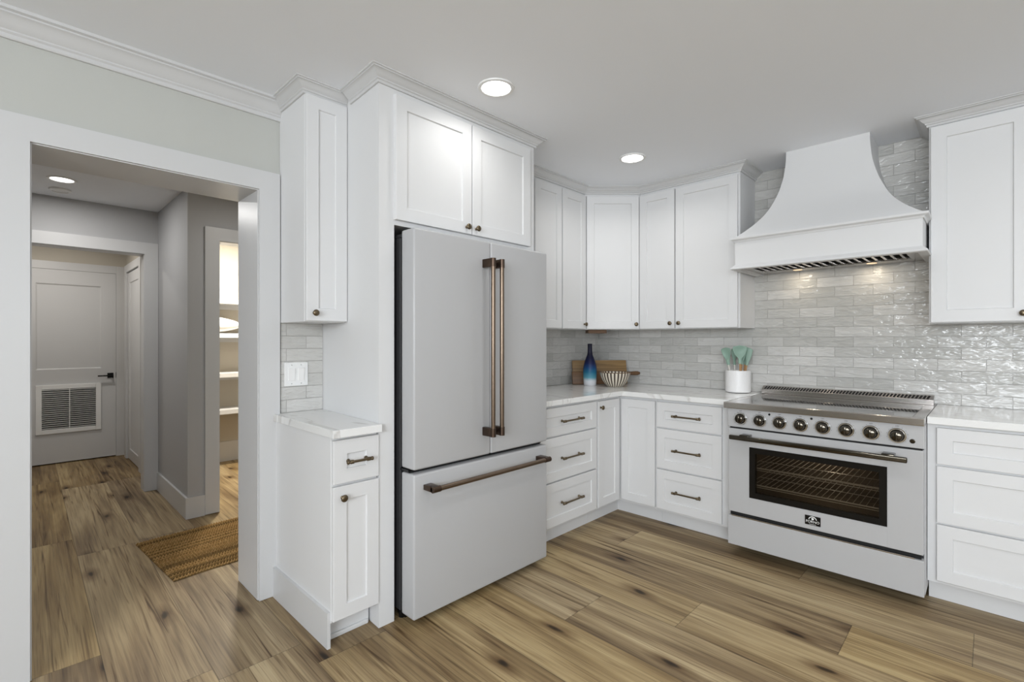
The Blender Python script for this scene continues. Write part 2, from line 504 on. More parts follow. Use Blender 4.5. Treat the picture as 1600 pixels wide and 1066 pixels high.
# ------------------------------------------------------------------ mesh helpers
class MB:
    def __init__(self):
        self.bm = bmesh.new()

    def _merge(self, t):
        me = bpy.data.meshes.new('t')
        t.to_mesh(me)
        t.free()
        self.bm.from_mesh(me)
        bpy.data.meshes.remove(me)

    def box(self, x0, x1, y0, y1, z0, z1, bev=0.0, seg=2, rot=None):
        t = bmesh.new()
        bmesh.ops.create_cube(t, size=1.0)
        for v in t.verts:
            v.co = Vector((x0 + (v.co.x + .5) * (x1 - x0), y0 + (v.co.y + .5) * (y1 - y0), z0 + (v.co.z + .5) * (z1 - z0)))
        if bev > 0:
            bmesh.ops.bevel(t, geom=t.edges[:], offset=bev, segments=seg, profile=0.5, affect='EDGES')
        if rot is not None:
            bmesh.ops.transform(t, matrix=rot, verts=t.verts[:])
        self._merge(t)
        return self

    def prism(self, pts, z0, z1, bev=0.0, axis='Z'):
        t = bmesh.new()
        def P(p, z):
            return (p[0], p[1], z) if axis == 'Z' else ((p[0], z, p[1]) if axis == 'Y' else (z, p[0], p[1]))
        a = [t.verts.new(P(p, z0)) for p in pts]
        b = [t.verts.new(P(p, z1)) for p in pts]
        n = len(pts)
        t.faces.new(a)
        t.faces.new(b[::-1])
        for i in range(n):
            t.faces.new((a[i], b[i], b[(i + 1) % n], a[(i + 1) % n]))
        bmesh.ops.recalc_face_normals(t, faces=t.faces[:])
        if bev > 0:
            bmesh.ops.bevel(t, geom=t.edges[:], offset=bev, segments=2, profile=0.5, affect='EDGES')
        self._merge(t)
        return self

    def lathe(self, prof, mat=None, seg=28, cap=True):
        t = bmesh.new()
        rings = []
        for r, z in prof:
            if r < 1e-6:
                rings.append([t.verts.new((0, 0, z))])
            else:
                rings.append([t.verts.new((r * math.cos(2 * math.pi * i / seg), r * math.sin(2 * math.pi * i / seg), z)) for i in range(seg)])
        for a, b in zip(rings, rings[1:]):
            for i in range(seg):
                j = (i + 1) % seg
                if len(a) == 1 and len(b) == 1:
                    continue
                if len(a) == 1:
                    t.faces.new((a[0], b[i], b[j]))
                elif len(b) == 1:
                    t.faces.new((a[i], a[j], b[0]))
                else:
                    t.faces.new((a[i], a[j], b[j], b[i]))
        if cap:
            for rg in (rings[0], rings[-1]):
                if len(rg) > 2:
                    t.faces.new(rg)
        bmesh.ops.recalc_face_normals(t, faces=t.faces[:])
        if mat is not None:
            bmesh.ops.transform(t, matrix=mat, verts=t.verts[:])
        self._merge(t)
        return self

    def cyl(self, p0, p1, r, seg=16, r1=None):
        p0, p1 = Vector(p0), Vector(p1)
        d = p1 - p0
        q = d.to_track_quat('Z', 'Y').to_matrix().to_4x4()
        return self.lathe([(r, 0), (r if r1 is None else r1, d.length)], Matrix.Translation(p0) @ q, seg)

    def grid(self, fn, nu, nv, close=False):
        t = bmesh.new()
        V = [[t.verts.new(fn(i / (nu - 1), j / (nv - 1))) for j in range(nv)] for i in range(nu)]
        for i in range(nu - 1):
            for j in range(nv - 1):
                t.faces.new((V[i][j], V[i + 1][j], V[i + 1][j + 1], V[i][j + 1]))
        self._merge(t)
        return self

    def shaker(self, x0, z0, w, h, t=0.020, st=0.058, rec=0.008, y=0.0):
        """Flat-panel door: back at y, front at y-t, panel sunk by rec."""
        m = bmesh.new()
        c, s = 0.0018, 0.003
        def ring(dx, yy):
            return [m.verts.new((x0 + dx, yy, z0 + dx)), m.verts.new((x0 + w - dx, yy, z0 + dx)),
                    m.verts.new((x0 + w - dx, yy, z0 + h - dx)), m.verts.new((x0 + dx, yy, z0 + h - dx))]
        rs = [ring(0, y), ring(0, y - t + c), ring(c, y - t), ring(st, y - t), ring(st + s, y - t + rec)]
        m.faces.new(rs[0])
        for a, b in zip(rs, rs[1:]):
            for i in range(4):
                m.faces.new((a[i], a[(i + 1) % 4], b[(i + 1) % 4], b[i]))
        m.faces.new(rs[-1][::-1])
        bmesh.ops.recalc_face_normals(m, faces=m.faces[:])
        self._merge(m)
        return self

    def sweep(self, prof, path, ztop):
        """Mitred moulding: prof = (out, dz), out to the right of the path."""
        t = bmesh.new()
        n = len(path)
        dirs = [(Vector(path[i + 1]) - Vector(path[i])).normalized() for i in range(n - 1)]
        nr = [Vector((d.y, -d.x)) for d in dirs]
        rows = []
        for i, p in enumerate(path):
            if i == 0:
                o = nr[0]
            elif i == n - 1:
                o = nr[-1]
            else:
                o = (nr[i - 1] + nr[i]) / (1 + nr[i - 1].dot(nr[i]))
            rows.append([t.verts.new((p[0] + o.x * a, p[1] + o.y * a, ztop + z)) for a, z in prof])
        for a, b in zip(rows, rows[1:]):
            for k in range(len(prof)):
                j = (k + 1) % len(prof)
                t.faces.new((a[k], b[k], b[j], a[j]))
        t.faces.new(rows[0])
        t.faces.new(rows[-1][::-1])
        bmesh.ops.recalc_face_normals(t, faces=t.faces[:])
        self._merge(t)
        return self

    def build(self, name, mat, parent=None, smooth=None, loc=None):
        me = bpy.data.meshes.new(name)
        self.bm.to_mesh(me)
        self.bm.free()
        me.materials.append(M[mat] if isinstance(mat, str) else mat)
        if smooth:
            for p in me.polygons:
                p.use_smooth = True
            me.set_sharp_from_angle(angle=R(smooth))
        o = bpy.data.objects.new(name, me)
        COL.objects.link(o)
        if loc:
            o.location = loc
        if parent:
            o.parent = parent
        return o

def thing(name, label, cat, loc=(0, 0, 0), rz=0.0, group=None):
    o = bpy.data.objects.new(name, None)
    o.empty_display_size = 0.1
    COL.objects.link(o)
    o.location = loc
    o.rotation_euler = (0, 0, rz)
    tag(o, label, cat, group)
    return o

def tag(o, label, cat, group=None):
    o['label'] = label
    o['category'] = cat
    if group:
        o['group'] = group
    return o

def struct(o, label=None, cat=None):
    o['kind'] = 'structure'
    if label:
        o['label'] = label
    if cat:
        o['category'] = cat
    return o

FRONT = Matrix.Rotation(R(90), 4, 'X')     # lathe axis z -> -y (out of a cabinet front)

# hardware -------------------------------------------------------------
def knob(parent, x, z, y=-0.020):
    m = MB().lathe([(0.0075, 0), (0.0075, 0.002), (0.005, 0.004), (0.005, 0.013), (0.009, 0.016), (0.0145, 0.019),
                    (0.0155, 0.023), (0.013, 0.027), (0.006, 0.029), (0, 0.0295)],
                   Matrix.Translation((x, y, z)) @ FRONT, 20)
    o = m.build('knob', 'antique', parent, 50)
    o['label'] = 'antique brass mushroom knob'
    return o

def pull(parent, x, z, ln=0.155, y=-0.020):
    m = MB()
    h = ln / 2
    yo = y - 0.030
    for s in (-1, 1):
        px = x + s * (h - 0.018)
        m.lathe([(0.0085, 0), (0.0085, 0.003), (0.005, 0.006), (0.005, 0.030)], Matrix.Translation((px, y, z)) @ FRONT, 14)
        m.lathe([(0.0058, -0.011), (0.0085, -0.009), (0.0085, 0.004), (0.0062, 0.0075), (0.0085, 0.012), (0.0085, 0.017), (0.005, 0.020), (0, 0.0205)],
                Matrix.Translation((px, yo, z)) @ Matrix.Rotation(R(90) * s, 4, 'Y'), 16)
    m.cyl((x - h + 0.018, yo, z), (x + h - 0.018, yo, z), 0.0055, 14)
    o = m.build('pull', 'antique', parent, 50)
    o['label'] = 'antique brass bar pull'
    return o

# ------------------------------------------------------------------ setting: dimensions
XA = -2.585      # wall with the doorway and refrigerator
YB = 3.767       # wall with the range
ZC = 2.487       # kitchen ceiling
ZH = 2.39        # hall ceiling

# floor -----------------------------------------------------------------
def build_floor():
    rnd = random.Random(11)
    slope = -0.0149
    seams = [0.218, 0.518, 0.825, 1.131, 1.440, 1.755, 2.062, 2.353, 2.640, 2.945, 3.25]
    lo = seams[0]
    below = [lo - 0.3036 * k for k in range(11, 0, -1)]
    seams = below + seams + [3.55, 3.86]
    known = {0.518 - 0.3: [-3.88, -2.17], 1.755: [-1.395, 0.2], 2.062: [-1.01, 0.5], 2.353: [-0.445], 2.640: [-1.68, -0.05],
             2.945: [-0.735], 0.218 - 0.3036: [-4.23, -2.595]}
    tones = {(1.755, 0): 0.72, (1.755, 1): 0.55, (2.062, 0): 0.80, (2.062, 1): 0.60, (2.353, 0): 0.34, (2.353, 1): 0.72,
             (2.640, 0): 0.35, (2.640, 1): 0.58, (2.945, 0): 0.30, (2.945, 1): 0.25}
    bm = bmesh.new()
    uvl = bm.loops.layers.uv.new('plank')
    szl = bm.loops.layers.uv.new('size')
    tl = bm.loops.layers.float_color.new('tone')
    X0, X1 = -7.1, 3.3
    for r, (a, b) in enumerate(zip(seams, seams[1:])):
        js = None
        for k, v in known.items():
            if abs(k - a) < 0.02:
                js = list(v)
                key = k
        first = min(js) if js else rnd.uniform(-2.0, 0)
        cuts = sorted(js) if js else [first]
        while cuts[0] > X0:
            cuts.insert(0, cuts[0] - 1.83)
        while cuts[-1] < X1:
            cuts.append(cuts[-1] + 1.83)
        for i, (c, d) in enumerate(zip(cuts, cuts[1:])):
            c2, d2 = max(c, X0), min(d, X1)
            if d2 <= c2:
                continue
            tone = rnd.uniform(0.25, 0.75)
            if js and (key, 0) in tones:
                if abs(d - min(js)) < 1e-4:
                    tone = tones[(key, 0)]
                elif abs(c - min(js)) < 1e-4:
                    tone = tones[(key, 1)]
            if a < 1.0 and a > 0.7:
                tone = 0.28
            if 1.1 < a < 1.7:
                tone = 0.62
            col = (tone, rnd.random(), rnd.random(), 1)
            vs = [bm.verts.new((x, y + slope * x, 0)) for x, y in ((c2, a), (d2, a), (d2, b), (c2, b))]
            f = bm.faces.new(vs)
            for lp, uv in zip(f.loops, ((c2 - c, 0), (d2 - c, 0), (d2 - c, b - a), (c2 - c, b - a))):
                lp[uvl].uv = uv
                lp[szl].uv = (d - c, b - a)
                lp[tl] = col
    me = bpy.data.meshes.new('floor')
    bm.to_mesh(me)
    bm.free()
    me.materials.append(M['floor'])
    o = bpy.data.objects.new('floor', me)
    COL.objects.link(o)
    struct(o, 'wide rustic oak plank floor running through kitchen and hall', 'floor')
build_floor()
# sub-floor slab so no light comes up between things
struct(MB().box(-7.3, 3.4, -3.4, 4.2, -0.12, -0.004).build('floor_slab', 'gap'))

# kitchen shell -----------------------------------------------------------
OY0, OY1, OZ = 0.055, 0.848, 2.024          # finished doorway opening
TW = 0.015
m = MB()
m.box(XA - 0.265, XA, -3.2, OY0 - TW, 0, ZC + 0.1)
m.box(XA - 0.265, XA, OY1 + TW, YB + 0.15, 0, ZC + 0.1)
m.box(XA - 0.265, XA, OY0 - TW, OY1 + TW, OZ + TW, ZC + 0.1)
struct(m.build('wall_left', 'wall'), 'warm grey painted wall above the white doorway', 'wall')
struct(MB().box(XA, 3.3, YB, YB + 0.15, 0, ZC + 0.1).build('wall_back', 'wall'), 'wall behind the range', 'wall')
struct(MB().box(XA - 0.265, 3.3, -3.2, YB + 0.15, ZC, ZC + 0.12).build('ceiling', 'ceil'), 'flat white kitchen ceiling', 'ceiling')
# right wall and wall behind the camera, unseen windows added to light the room
def win_wall(name, axis, at, a0, a1, w0, w1, z0, z1, th, mat='wall'):
    m = MB()
    def bx(p, q, za, zb):
        if axis == 'X':
            m.box(at, at + th, p, q, za, zb)
        else:
            m.box(p, q, at - th, at, za, zb)
    bx(a0, w0, 0, ZC)
    bx(w1, a1, 0, ZC)
    bx(w0, w1, 0, z0)
    bx(w0, w1, z1, ZC)
    return struct(m.build(name, mat), 'grey wall with a wide added window opening', 'wall')
win_wall('wall_right', 'X', 3.15, -3.2, YB + 0.15, -1.6, 2.2, 1.05, 2.34, 0.12)
win_wall('wall_front', 'Y', -3.05, XA, 3.27, -0.4, 3.0, 1.05, 2.34, 0.12)
def window(name, axis, at, w0, w1, z0, z1):
    root = thing(name, 'wide white framed window, added out of view for daylight', 'window')
    struct(root)
    m = MB()
    def bx(p, q, za, zb):
        if axis == 'X':
            m.box(at - 0.02, at + 0.05, p, q, za, zb)
        else:
            m.box(p, q, at - 0.05, at + 0.02, za, zb)
    bx(w0, w0 + .06, z0, z1); bx(w1 - .06, w1, z0, z1); bx(w0 + .06, w1 - .06, z0, z0 + .06); bx(w0 + .06, w1 - .06, z1 - .06, z1)
    mid = (w0 + w1) / 2
    bx(mid - .03, mid + .03, z0 + .06, z1 - .06)
    m.build('window_frame', 'trim', root)
window('added_window_1', 'X', 3.17, -1.6, 2.2, 1.05, 2.34)
window('added_window_2', 'Y', -3.07, -0.4, 3.0, 1.05, 2.34)

# doorway lining and casing
m = MB()
m.box(XA - 0.285, XA + 0.006, OY0 - TW, OY0, 0.004, OZ)
m.box(XA - 0.285, XA + 0.006, OY1, OY1 + TW, 0.004, OZ)
m.box(XA - 0.285, XA + 0.006, OY0 - TW, OY1 + TW, OZ, OZ + TW)
m.box(XA, XA + 0.020, OY0 - 0.103, OY0 - 0.005, 0.003, OZ + 0.004)
m.box(XA, XA + 0.020, OY1 + 0.004, OY1 + 0.102, 0.003, OZ + 0.004)
m.box(XA, XA + 0.020, OY0 - 0.103, OY1 + 0.102, OZ + 0.004, OZ + 0.098)
m.box(XA - 0.285, XA - 0.265, OY0 - 0.10, OY0 - 0.005, 0.003, OZ + 0.1)
m.box(XA - 0.285, XA - 0.265, OY1 + 0.005, OY1 + 0.10, 0.003, OZ + 0.1)
struct(m.build('trim_1', 'trim'), 'white flat casing and jamb lining of the open doorway', 'door trim')
# crown on the doorway wall
WC = [(0, -.095), (.010, -.095), (.013, -.090), (.013, -.078), (.019, -.072), (.019, -.066), (.026, -.060), (.036, -.047),
      (.044, -.034), (.054, -.025), (.060, -.022), (.060, -.016), (.072, -.012), (.072, 0), (0, 0)]
struct(MB().sweep(WC, [(XA, -3.05), (XA, 0.955)], ZC).build('trim_2', 'trim', None, 25), 'white cove crown moulding over the doorway', 'crown moulding')
struct(MB().box(XA, XA + 0.014, -3.05, OY0 - 0.103, 0, 0.14).build('baseboard_left', 'trim'))

# backsplash tile
TB = YB - 0.010
m = MB().box(XA + 0.010, -1.216, TB, YB, 0.914, 1.372).box(-1.216, -0.236, TB, YB, 0.90, ZC).box(-0.236, 0.80, TB, YB, 0.914, 1.378)
struct(m.build('wall_back_tile', 'tileB'), 'pearl grey handmade subway tile backsplash behind the range', 'backsplash')
m = MB().box(XA, XA + 0.010, 2.19, YB, 0.914, 1.372)
struct(m.build('wall_left_tile', 'tileA'), 'grey subway tile backsplash on the short wall beside the refrigerator', 'backsplash')
m = MB().box(XA, XA + 0.010, 0.957, 1.174, 0.914, 1.375)
struct(m.build('wall_nook_tile', 'tileA'), 'grey tile backsplash in the narrow nook under the slim wall cabinet', 'backsplash')

# hall --------------------------------------------------------------------
XP, YS, XE = -4.129, 0.888, -5.135
PY0, PY1 = 1.092, 1.86                   # pantry doorway
EY0, EY1 = -0.03, 0.787                  # opening at the end of the hall
m = MB()
m.box(XP - 0.12, XP, YS, PY0 - 0.015, 0, ZH + .1)
m.box(XP - 0.12, XP, PY0 - 0.015, PY1 + 0.015, OZ + 0.015, ZH + .1)
m.box(XP - 0.12, XP, PY1 + 0.015, 3.0, 0, ZH + .1)
struct(m.build('wall_pantry', 'hall'), 'grey hall wall around the pantry doorway', 'wall')
struct(MB().box(XE - 0.12, XP - 0.12, YS, YS + 0.10, 0, ZH + .1).build('wall_hall_side', 'hall'), 'grey side wall of the hall', 'wall')
m = MB()
m.box(XE - 0.12, XE, EY1 + 0.015, YS, 0, ZH + .1)
m.box(XE - 0.12, XE, EY0 - 0.015, EY1 + 0.015, OZ + 0.003, ZH + .1)
m.box(XE - 0.12, XE, -0.5, EY0 - 0.015, 0, ZH + .1)
struct(m.build('wall_hall_end', 'hall'), 'grey wall over the opening at the end of the hall', 'wall')
struct(MB().box(-7.1, XA - 0.265, -0.60, -0.5, 0, ZH + .1).build('wall_hall_left', 'hall'))
struct(MB().box(-4.3, XA - 0.265, 3.0, 3.1, 0, ZH + .1).build('wall_hall_right', 'hall'))
XD = -6.94
m = MB()
m.box(XD - 0.12, XD - 0.02, 0.83, 1.0, 0, ZH + .1)
m.box(XD - 0.12, XD - 0.02, 0.03, 0.83, 2.03, ZH + .1)
m.box(XD - 0.12, XD - 0.02, -0.6, 0.03, 0, ZH + .1)
struct(m.build('wall_far', 'beige'), 'beige wall above the far white door', 'wall')
struct(MB().box(XD - 0.32, XD - 0.14, -0.6, 1.0, -0.1, ZH + .1).build('light_block_beyond_door', 'gap'))  # added unseen block, stops outside light leaking around the far door
struct(MB().box(XD - 0.02, XE - 0.12, 0.905, 1.0, 0, ZH + .1).build('wall_far_side', 'beige'), 'pale side wall beyond the hall opening', 'wall')
struct(MB().box(-7.1, XA - 0.265, -0.6, 3.1, ZH, ZH + 0.1).build('ceiling_hall', 'ceil'), 'flat ceiling of the hall', 'ceiling')

# casings in the hall
m = MB()
m.box(XE - 0.135, XE + 0.004, EY1, EY1 + 0.015, 0.003, OZ - 0.012)
m.box(XE - 0.135, XE + 0.004, EY0 - 0.015, EY0, 0.003, OZ - 0.012)
m.box(XE - 0.135, XE + 0.004, EY0 - 0.015, EY1 + 0.015, OZ - 0.012, OZ + 0.003)
m.box(XE, XE + 0.020, EY1 + 0.004, YS - 0.002, 0.003, OZ - 0.008)
m.box(XE, XE + 0.020, EY0 - 0.102, EY0 - 0.004, 0.003, OZ - 0.008)
m.box(XE, XE + 0.020, EY0 - 0.102, YS - 0.002, OZ - 0.008, 2.112)
struct(m.build('trim_3', 'trim'), 'white casing around the opening at the end of the hall', 'door trim')
m = MB()
m.box(XP - 0.135, XP + 0.004, PY0 - 0.015, PY0, 0.003, OZ)
m.box(XP - 0.135, XP + 0.004, PY1, PY1 + 0.015, 0.003, OZ)
m.box(XP - 0.135, XP + 0.004, PY0 - 0.015, PY1 + 0.015, OZ, OZ + 0.015)
m.box(XP, XP + 0.020, PY0 - 0.098, PY0 - 0.004, 0.006, OZ + 0.004)
m.box(XP, XP + 0.020, PY1 + 0.004, PY1 + 0.098, 0.006, OZ + 0.004)
m.box(XP, XP + 0.020, PY0 - 0.098, PY1 + 0.098, OZ + 0.004, OZ + 0.098)
struct(m.build('trim_4', 'trim'), 'white casing around the pantry doorway', 'door trim')
m = MB()
m.prism([(XP, YS - 0.014), (XP + 0.014, YS - 0.014), (XP + 0.014, PY0 - 0.098), (XP, PY0 - 0.098)], 0, 0.152)
m.prism([(XE + 0.02, YS - 0.014), (XP, YS - 0.014), (XP, YS), (XE + 0.02, YS)], 0, 0.152)
struct(m.build('baseboard_hall', 'trim'), 'tall white baseboard wrapping the hall wall corner', 'baseboard')

# far door with a return-air grille -----------------------------------------
m = MB()
m.box(XD - 0.12, XD + 0.0, 0.8165, 0.905, 0, 2.105, 0.002)
m.box(XD - 0.12, XD + 0.0, -0.06, 0.0485, 0, 2.105, 0.002)
m.box(XD - 0.12, XD + 0.0, 0.0485, 0.8165, 2.0225, 2.105, 0.002)
struct(m.build('trim_5', 'trim'), 'white casing around the far door', 'door trim')
d = thing('door_1', 'white panel door with a return-air grille at the far end of the hall', 'door', (XD - 0.032, 0.05, 0.0), R(90))
struct(d)
m = MB().shaker(0, 0.012, 0.765, 2.0, 0.028, 0.001, 0.0001)
m2 = MB()
def panel_face(mb, x0, x1, z0, z1, px0, px1, pz0, pz1, t, rec):
    """slab front with one sunk panel"""
    b = mb.bm
    def rg(a, c, e, f, y):
        return [b.verts.new(p) for p in ((a, y, e), (c, y, e), (c, y, f), (a, y, f))]
    rs = [rg(x0, x1, z0, z1, 0), rg(x0, x1, z0, z1, -t), rg(px0, px1, pz0, pz1, -t), rg(px0 + .012, px1 - .012, pz0 + .012, pz1 - .012, -t + rec)]
    b.faces.new(rs[0])
    for p, q in zip(rs, rs[1:]):
        for i in range(4):
            b.faces.new((p[i], p[(i + 1) % 4], q[(i + 1) % 4], q[i]))
    b.faces.new(rs[-1][::-1])
    bmesh.ops.recalc_face_normals(b, faces=b.faces[:])
panel_face(m2, 0.0, 0.765, 0.012, 2.02, 0.125, 0.640, 0.982, 1.872, 0.034, 0.010)
m.bm.free()
m2.build('door_slab', 'trim', d)
g = MB()
gx0, gx1, gz0, gz1 = 0.125, 0.638, 0.318, 0.822
fy = -0.034
for a in ((gx0, gx0 + .045, gz0, gz1), (gx1 - .045, gx1, gz0, gz1), (gx0 + .045, gx1 - .045, gz0, gz0 + .045), (gx0 + .045, gx1 - .045, gz1 - .045, gz1)):
    g.box(a[0], a[1], fy - 0.016, fy, a[2], a[3], 0.003)
gf = g.build('vent_grille', 'white', d)
gf['label'] = 'white louvred return-air grille'
MB().box(gx0 + .045, gx1 - .045, fy - 0.002, fy, gz0 + .045, gz1 - .045).build('filter', 'darkgrey', gf)
g = MB()
nl = 20
for i in range(nl):
    z = gz0 + .045 + (i + .5) * (gz1 - gz0 - .09) / nl
    g.box(gx0 + .045, gx1 - .045, -0.008, 0.008, -0.0015, 0.0015, 0, 2, Matrix.Translation((0, fy - 0.009, z)) @ Matrix.Rotation(R(-28), 4, 'X'))
mid = (gx0 + gx1) / 2
g.box(mid - .003, mid + .003, fy - .016, fy - .003, gz0 + .045, gz1 - .045)
g.build('louvers', 'white', gf)
h = MB()
h.box(0.690, 0.742, fy - 0.010, fy, 0.872, 0.926, 0.002)
h.cyl((0.716, fy - 0.01, 0.899), (0.716, fy - 0.05, 0.899), 0.010)
h.box(0.605, 0.726, fy - 0.058, fy - 0.044, 0.892, 0.906, 0.002)
ho = h.build('lever_handle', 'black', d)
ho['label'] = 'matte black lever handle'
h = MB().box(0.762, 0.7655, fy - 0.001, fy + 0.02, 0.870, 0.930)
h.build('latch_plate', 'black', d)
# door in the side wall beyond
d2 = thing('door_2', 'white door seen edge-on in the side wall beyond the hall opening', 'door', (-6.70, 0.900, 0), 0)
struct(d2)
MB().shaker(0.0, 0.012, 0.72, 2.0, 0.012, 0.11, 0.008).build('door_slab', 'trim', d2)
m = MB()
m.box(-6.82, -6.71, 0.872, 0.905, 0, 2.10, 0.002)
m.box(-5.97, -5.87, 0.872, 0.905, 0, 2.10, 0.002)
m.box(-6.71, -5.97, 0.872, 0.905, 2.02, 2.10, 0.002)
struct(m.build('trim_6', 'trim'), 'white casing on the side wall beyond the hall opening', 'door trim')
struct(MB().box(-5.87, XE - 0.135, 0.885, 0.905, 0, 0.15, 0.002).build('baseboard_far', 'trim'))

# pantry --------------------------------------------------------------------
XK = -5.82
m = MB()
m.box(XK - .1, XK, 1.0, 2.7, 0, ZH + .1)
struct(m.build('wall_pantry_back', 'beige'), 'beige back wall of the pantry', 'wall')
struct(MB().box(XK - .1, XP - .12, 2.6, 2.7, 0, ZH + .1).build('wall_pantry_right', 'beige'))
struct(MB().box(XK - .1, XP - .12, 0.988, 1.0, 0, ZH + .1).build('wall_pantry_left', 'beige'))
struct(MB().box(XK, XK + 0.014, 1.0, 2.6, 0, 0.21, 0.002).build('baseboard_pantry', 'trim'), 'white baseboard inside the pantry', 'baseboard')
for z, lab in ((0.585, 'white pantry shelf, lowest of the four seen through the narrow doorway'),
               (0.955, 'white pantry shelf, second from the floor, below the cushion shelf'),
               (1.355, 'white pantry shelf carrying the round white cushion'),
               (1.700, 'white pantry shelf, topmost, above the round white cushion')):
    t = thing('shelf', lab, 'shelf', (XK, 1.0, z - 0.05), 0, 'pantry shelves')
    MB().box(0, 0.32, 0.0, 1.6, 0.004, 0.05, 0.002).build('board', 'trim', t)
    MB().box(0, 0.018, 0.0, 1.6, -0.04, 0.004).build('cleat', 'trim', t)
def cushion(u, v):
    a, b = u * 2 * math.pi, (v - .5) * math.pi
    cx, cz = math.cos(b), math.sin(b)
    sx = abs(math.cos(a)) ** 0.8 * (1 if math.cos(a) >= 0 else -1)
    sy = abs(math.sin(a)) ** 0.8 * (1 if math.sin(a) >= 0 else -1)
    return (0.145 * sx * cx ** .75, 0.30 * sy * cx ** .75, 0.085 + 0.085 * cz * (1 - 0.25 * abs(math.sin(a)) ** 3))
o = MB().grid(cushion, 40, 20).build('cushion', 'cloth', None, 180, (XK + 0.175, 1.385, 1.357))
tag(o, 'round white cushion lying on the pantry shelf', 'cushion')

# ------------------------------------------------------------------ downlights
def downlight(label, x, y, z, power, r=0.068, lens='lens', color=(1, .985, .96), spread=150):
    t = thing('downlight', label, 'ceiling light', (x, y, z), 0, 'recessed downlights')
    MB().lathe([(r, -0.004), (r * 1.04, -0.007), (r * 1.24, -0.006), (r * 1.28, -0.001), (r * 1.28, 0.0), (r, 0.0)], None, 48, cap=False).build('trim_ring', 'white', t, 40)
    MB().lathe([(0, -0.0035), (r, -0.0035), (r, -0.001), (0, -0.001)], None, 48).build('lens', lens, t)
    area('lamp_glow', (0, 0, -0.012), (0, 0, 0), r * 1.8, r * 1.8, power, color, t, 'DISK', spread)
    return t
downlight('recessed round ceiling light in front of the cabinet over the refrigerator', -1.680, 1.612, ZC, CAN_W * 0.5)
downlight('recessed round ceiling light near the corner wall cabinets', -1.686, 2.861, ZC, CAN_W)
for cx, cy, lab in ((-0.43, 1.612, 'added out-of-view round ceiling light over the open floor in front of the range'),
                    (0.82, 1.612, 'added out-of-view round ceiling light over the floor right of the range'),
                    (0.82, 2.861, 'added out-of-view round ceiling light in front of the wall cabinet right of the range hood'),
                    (-0.43, 0.36, 'added out-of-view round ceiling light above the near floor')):
    downlight(lab, cx, cy, ZC, CAN_W)  # lamps added out of view to fill the room with light
downlight('recessed round ceiling light in the hall beyond the doorway', -4.553, 0.245, ZH, HALL_W, 0.062, 'lens_hall', (1, .985, .96), 180)
t = thing('smoke_detector', 'small round white disc on the hall ceiling behind the hall light', 'smoke detector', (-4.87, 0.252, ZH))
MB().lathe([(0.062, 0), (0.062, -0.010), (0.052, -0.016), (0.046, -0.017), (0.044, -0.012), (0.02, -0.012), (0, -0.013)], None, 36).build('cover', 'white', t, 35)
area('pantry_glow', (-4.95, 1.55, ZH - 0.02), (0, 0, 0), 0.2, 0.2, PANTRY_W, (1, .93, .81), None, 'DISK')
area('hall_side_fill', (-3.45, 1.25, ZH - 0.02), (0, 0, 0), 0.14, 0.14, 3.2, (1, .97, .93), None, 'DISK')  # added lamp without a fixture, brightens the wall by the pantry doorway
area('far_hall_fill', (-6.1, 0.2, ZH - 0.02), (0, 0, 0), 0.14, 0.14, 10.0, (1, .95, .88), None, 'DISK')  # unseen lamp without a fixture, brightens the far door

# ------------------------------------------------------------------ cabinets
XF = -1.962       # base frame plane on the refrigerator wall (doors stand 20 mm proud)
YF = 3.150        # base frame plane on the range wall
XU = -2.285
YU = 3.467
TOP = 0.880
CROWN = [(0, -.054), (.008, -.054), (.010, -.050), (.010, -.044), (.016, -.040), (.016, -.035), (.022, -.031), (.030, -.024), (.037, -.016),
         (.045, -.011), (.050, -.010), (.050, -.006), (.058, -.004), (.058, 0), (0, 0)]

def base_body(parent, x0, x1, depth, toe=0.075, toe_h=0.105):
    MB().box(x0, x1, 0, depth, toe_h, TOP, 0.0015).build('body', 'cab', parent)
    MB().box(x0 + 0.001, x1 - 0.001, toe, depth, 0, toe_h).build('toe_kick', 'cab', parent)

def drawer(parent, x0, x1, z0, z1, pulls=True, ln=0.155, st=0.058, stz=None):
    o = MB().shaker(x0, z0, x1 - x0, z1 - z0, 0.020, st).build('drawer', 'cab', parent)
    if pulls:
        pull(o, (x0 + x1) / 2, (z0 + z1) / 2, ln)
    return o

def door(parent, x0, x1, z0, z1, kx=None, kz=None, st=0.058, name='door'):
    o = MB().shaker(x0, z0, x1 - x0, z1 - z0, 0.020, st).build(name, 'cab', parent)
    if kx is not None:
        knob(o, kx, kz)
    return o

# slim base cabinet beside the doorway: local x = world y, local -y = world +x
YN0, YN1 = 0.957, 1.146
t = thing('base_cabinet', 'slim white base cabinet with one drawer over one door, beside the open doorway', 'cabinet', (XF, 0.93, 0), R(90))
MB().box(0.0, 0.212, 0, 0.62, 0.105, TOP, 0.0015).build('body', 'cab', t)
MB().box(0.0, 0.212, 0.07, 0.62, 0, 0.105).box(0.012, 0.205, 0.058, 0.07, 0.0, 0.02, 0.004).build('toe_kick', 'cab', t)
MB().prism([(0.003, 0.0), (0.62, 0.0), (0.62, 0.15), (0.62, 0.15), (0.02, 0.15), (0.003, 0.15)], -0.014, 0.0, 0.0, 'X').build('end_baseboard', 'trim', t)
drawer(t, 0.002, 0.213, 0.683, 0.866, True, 0.118, 0.060)
door(t, 0.002, 0.213, 0.115, 0.672, 0.040, 0.626, 0.058)
o = MB().prism([(XA + 0.011, 0.918), (XF + 0.045, 0.918), (XF + 0.045, 1.1445), (-1.95, 1.1445), (XA + 0.011, 1.1745)], TOP, 0.914, 0.002).build('countertop', 'quartz')
tag(o, 'short white veined quartz countertop on the slim cabinet beside the doorway', 'countertop')

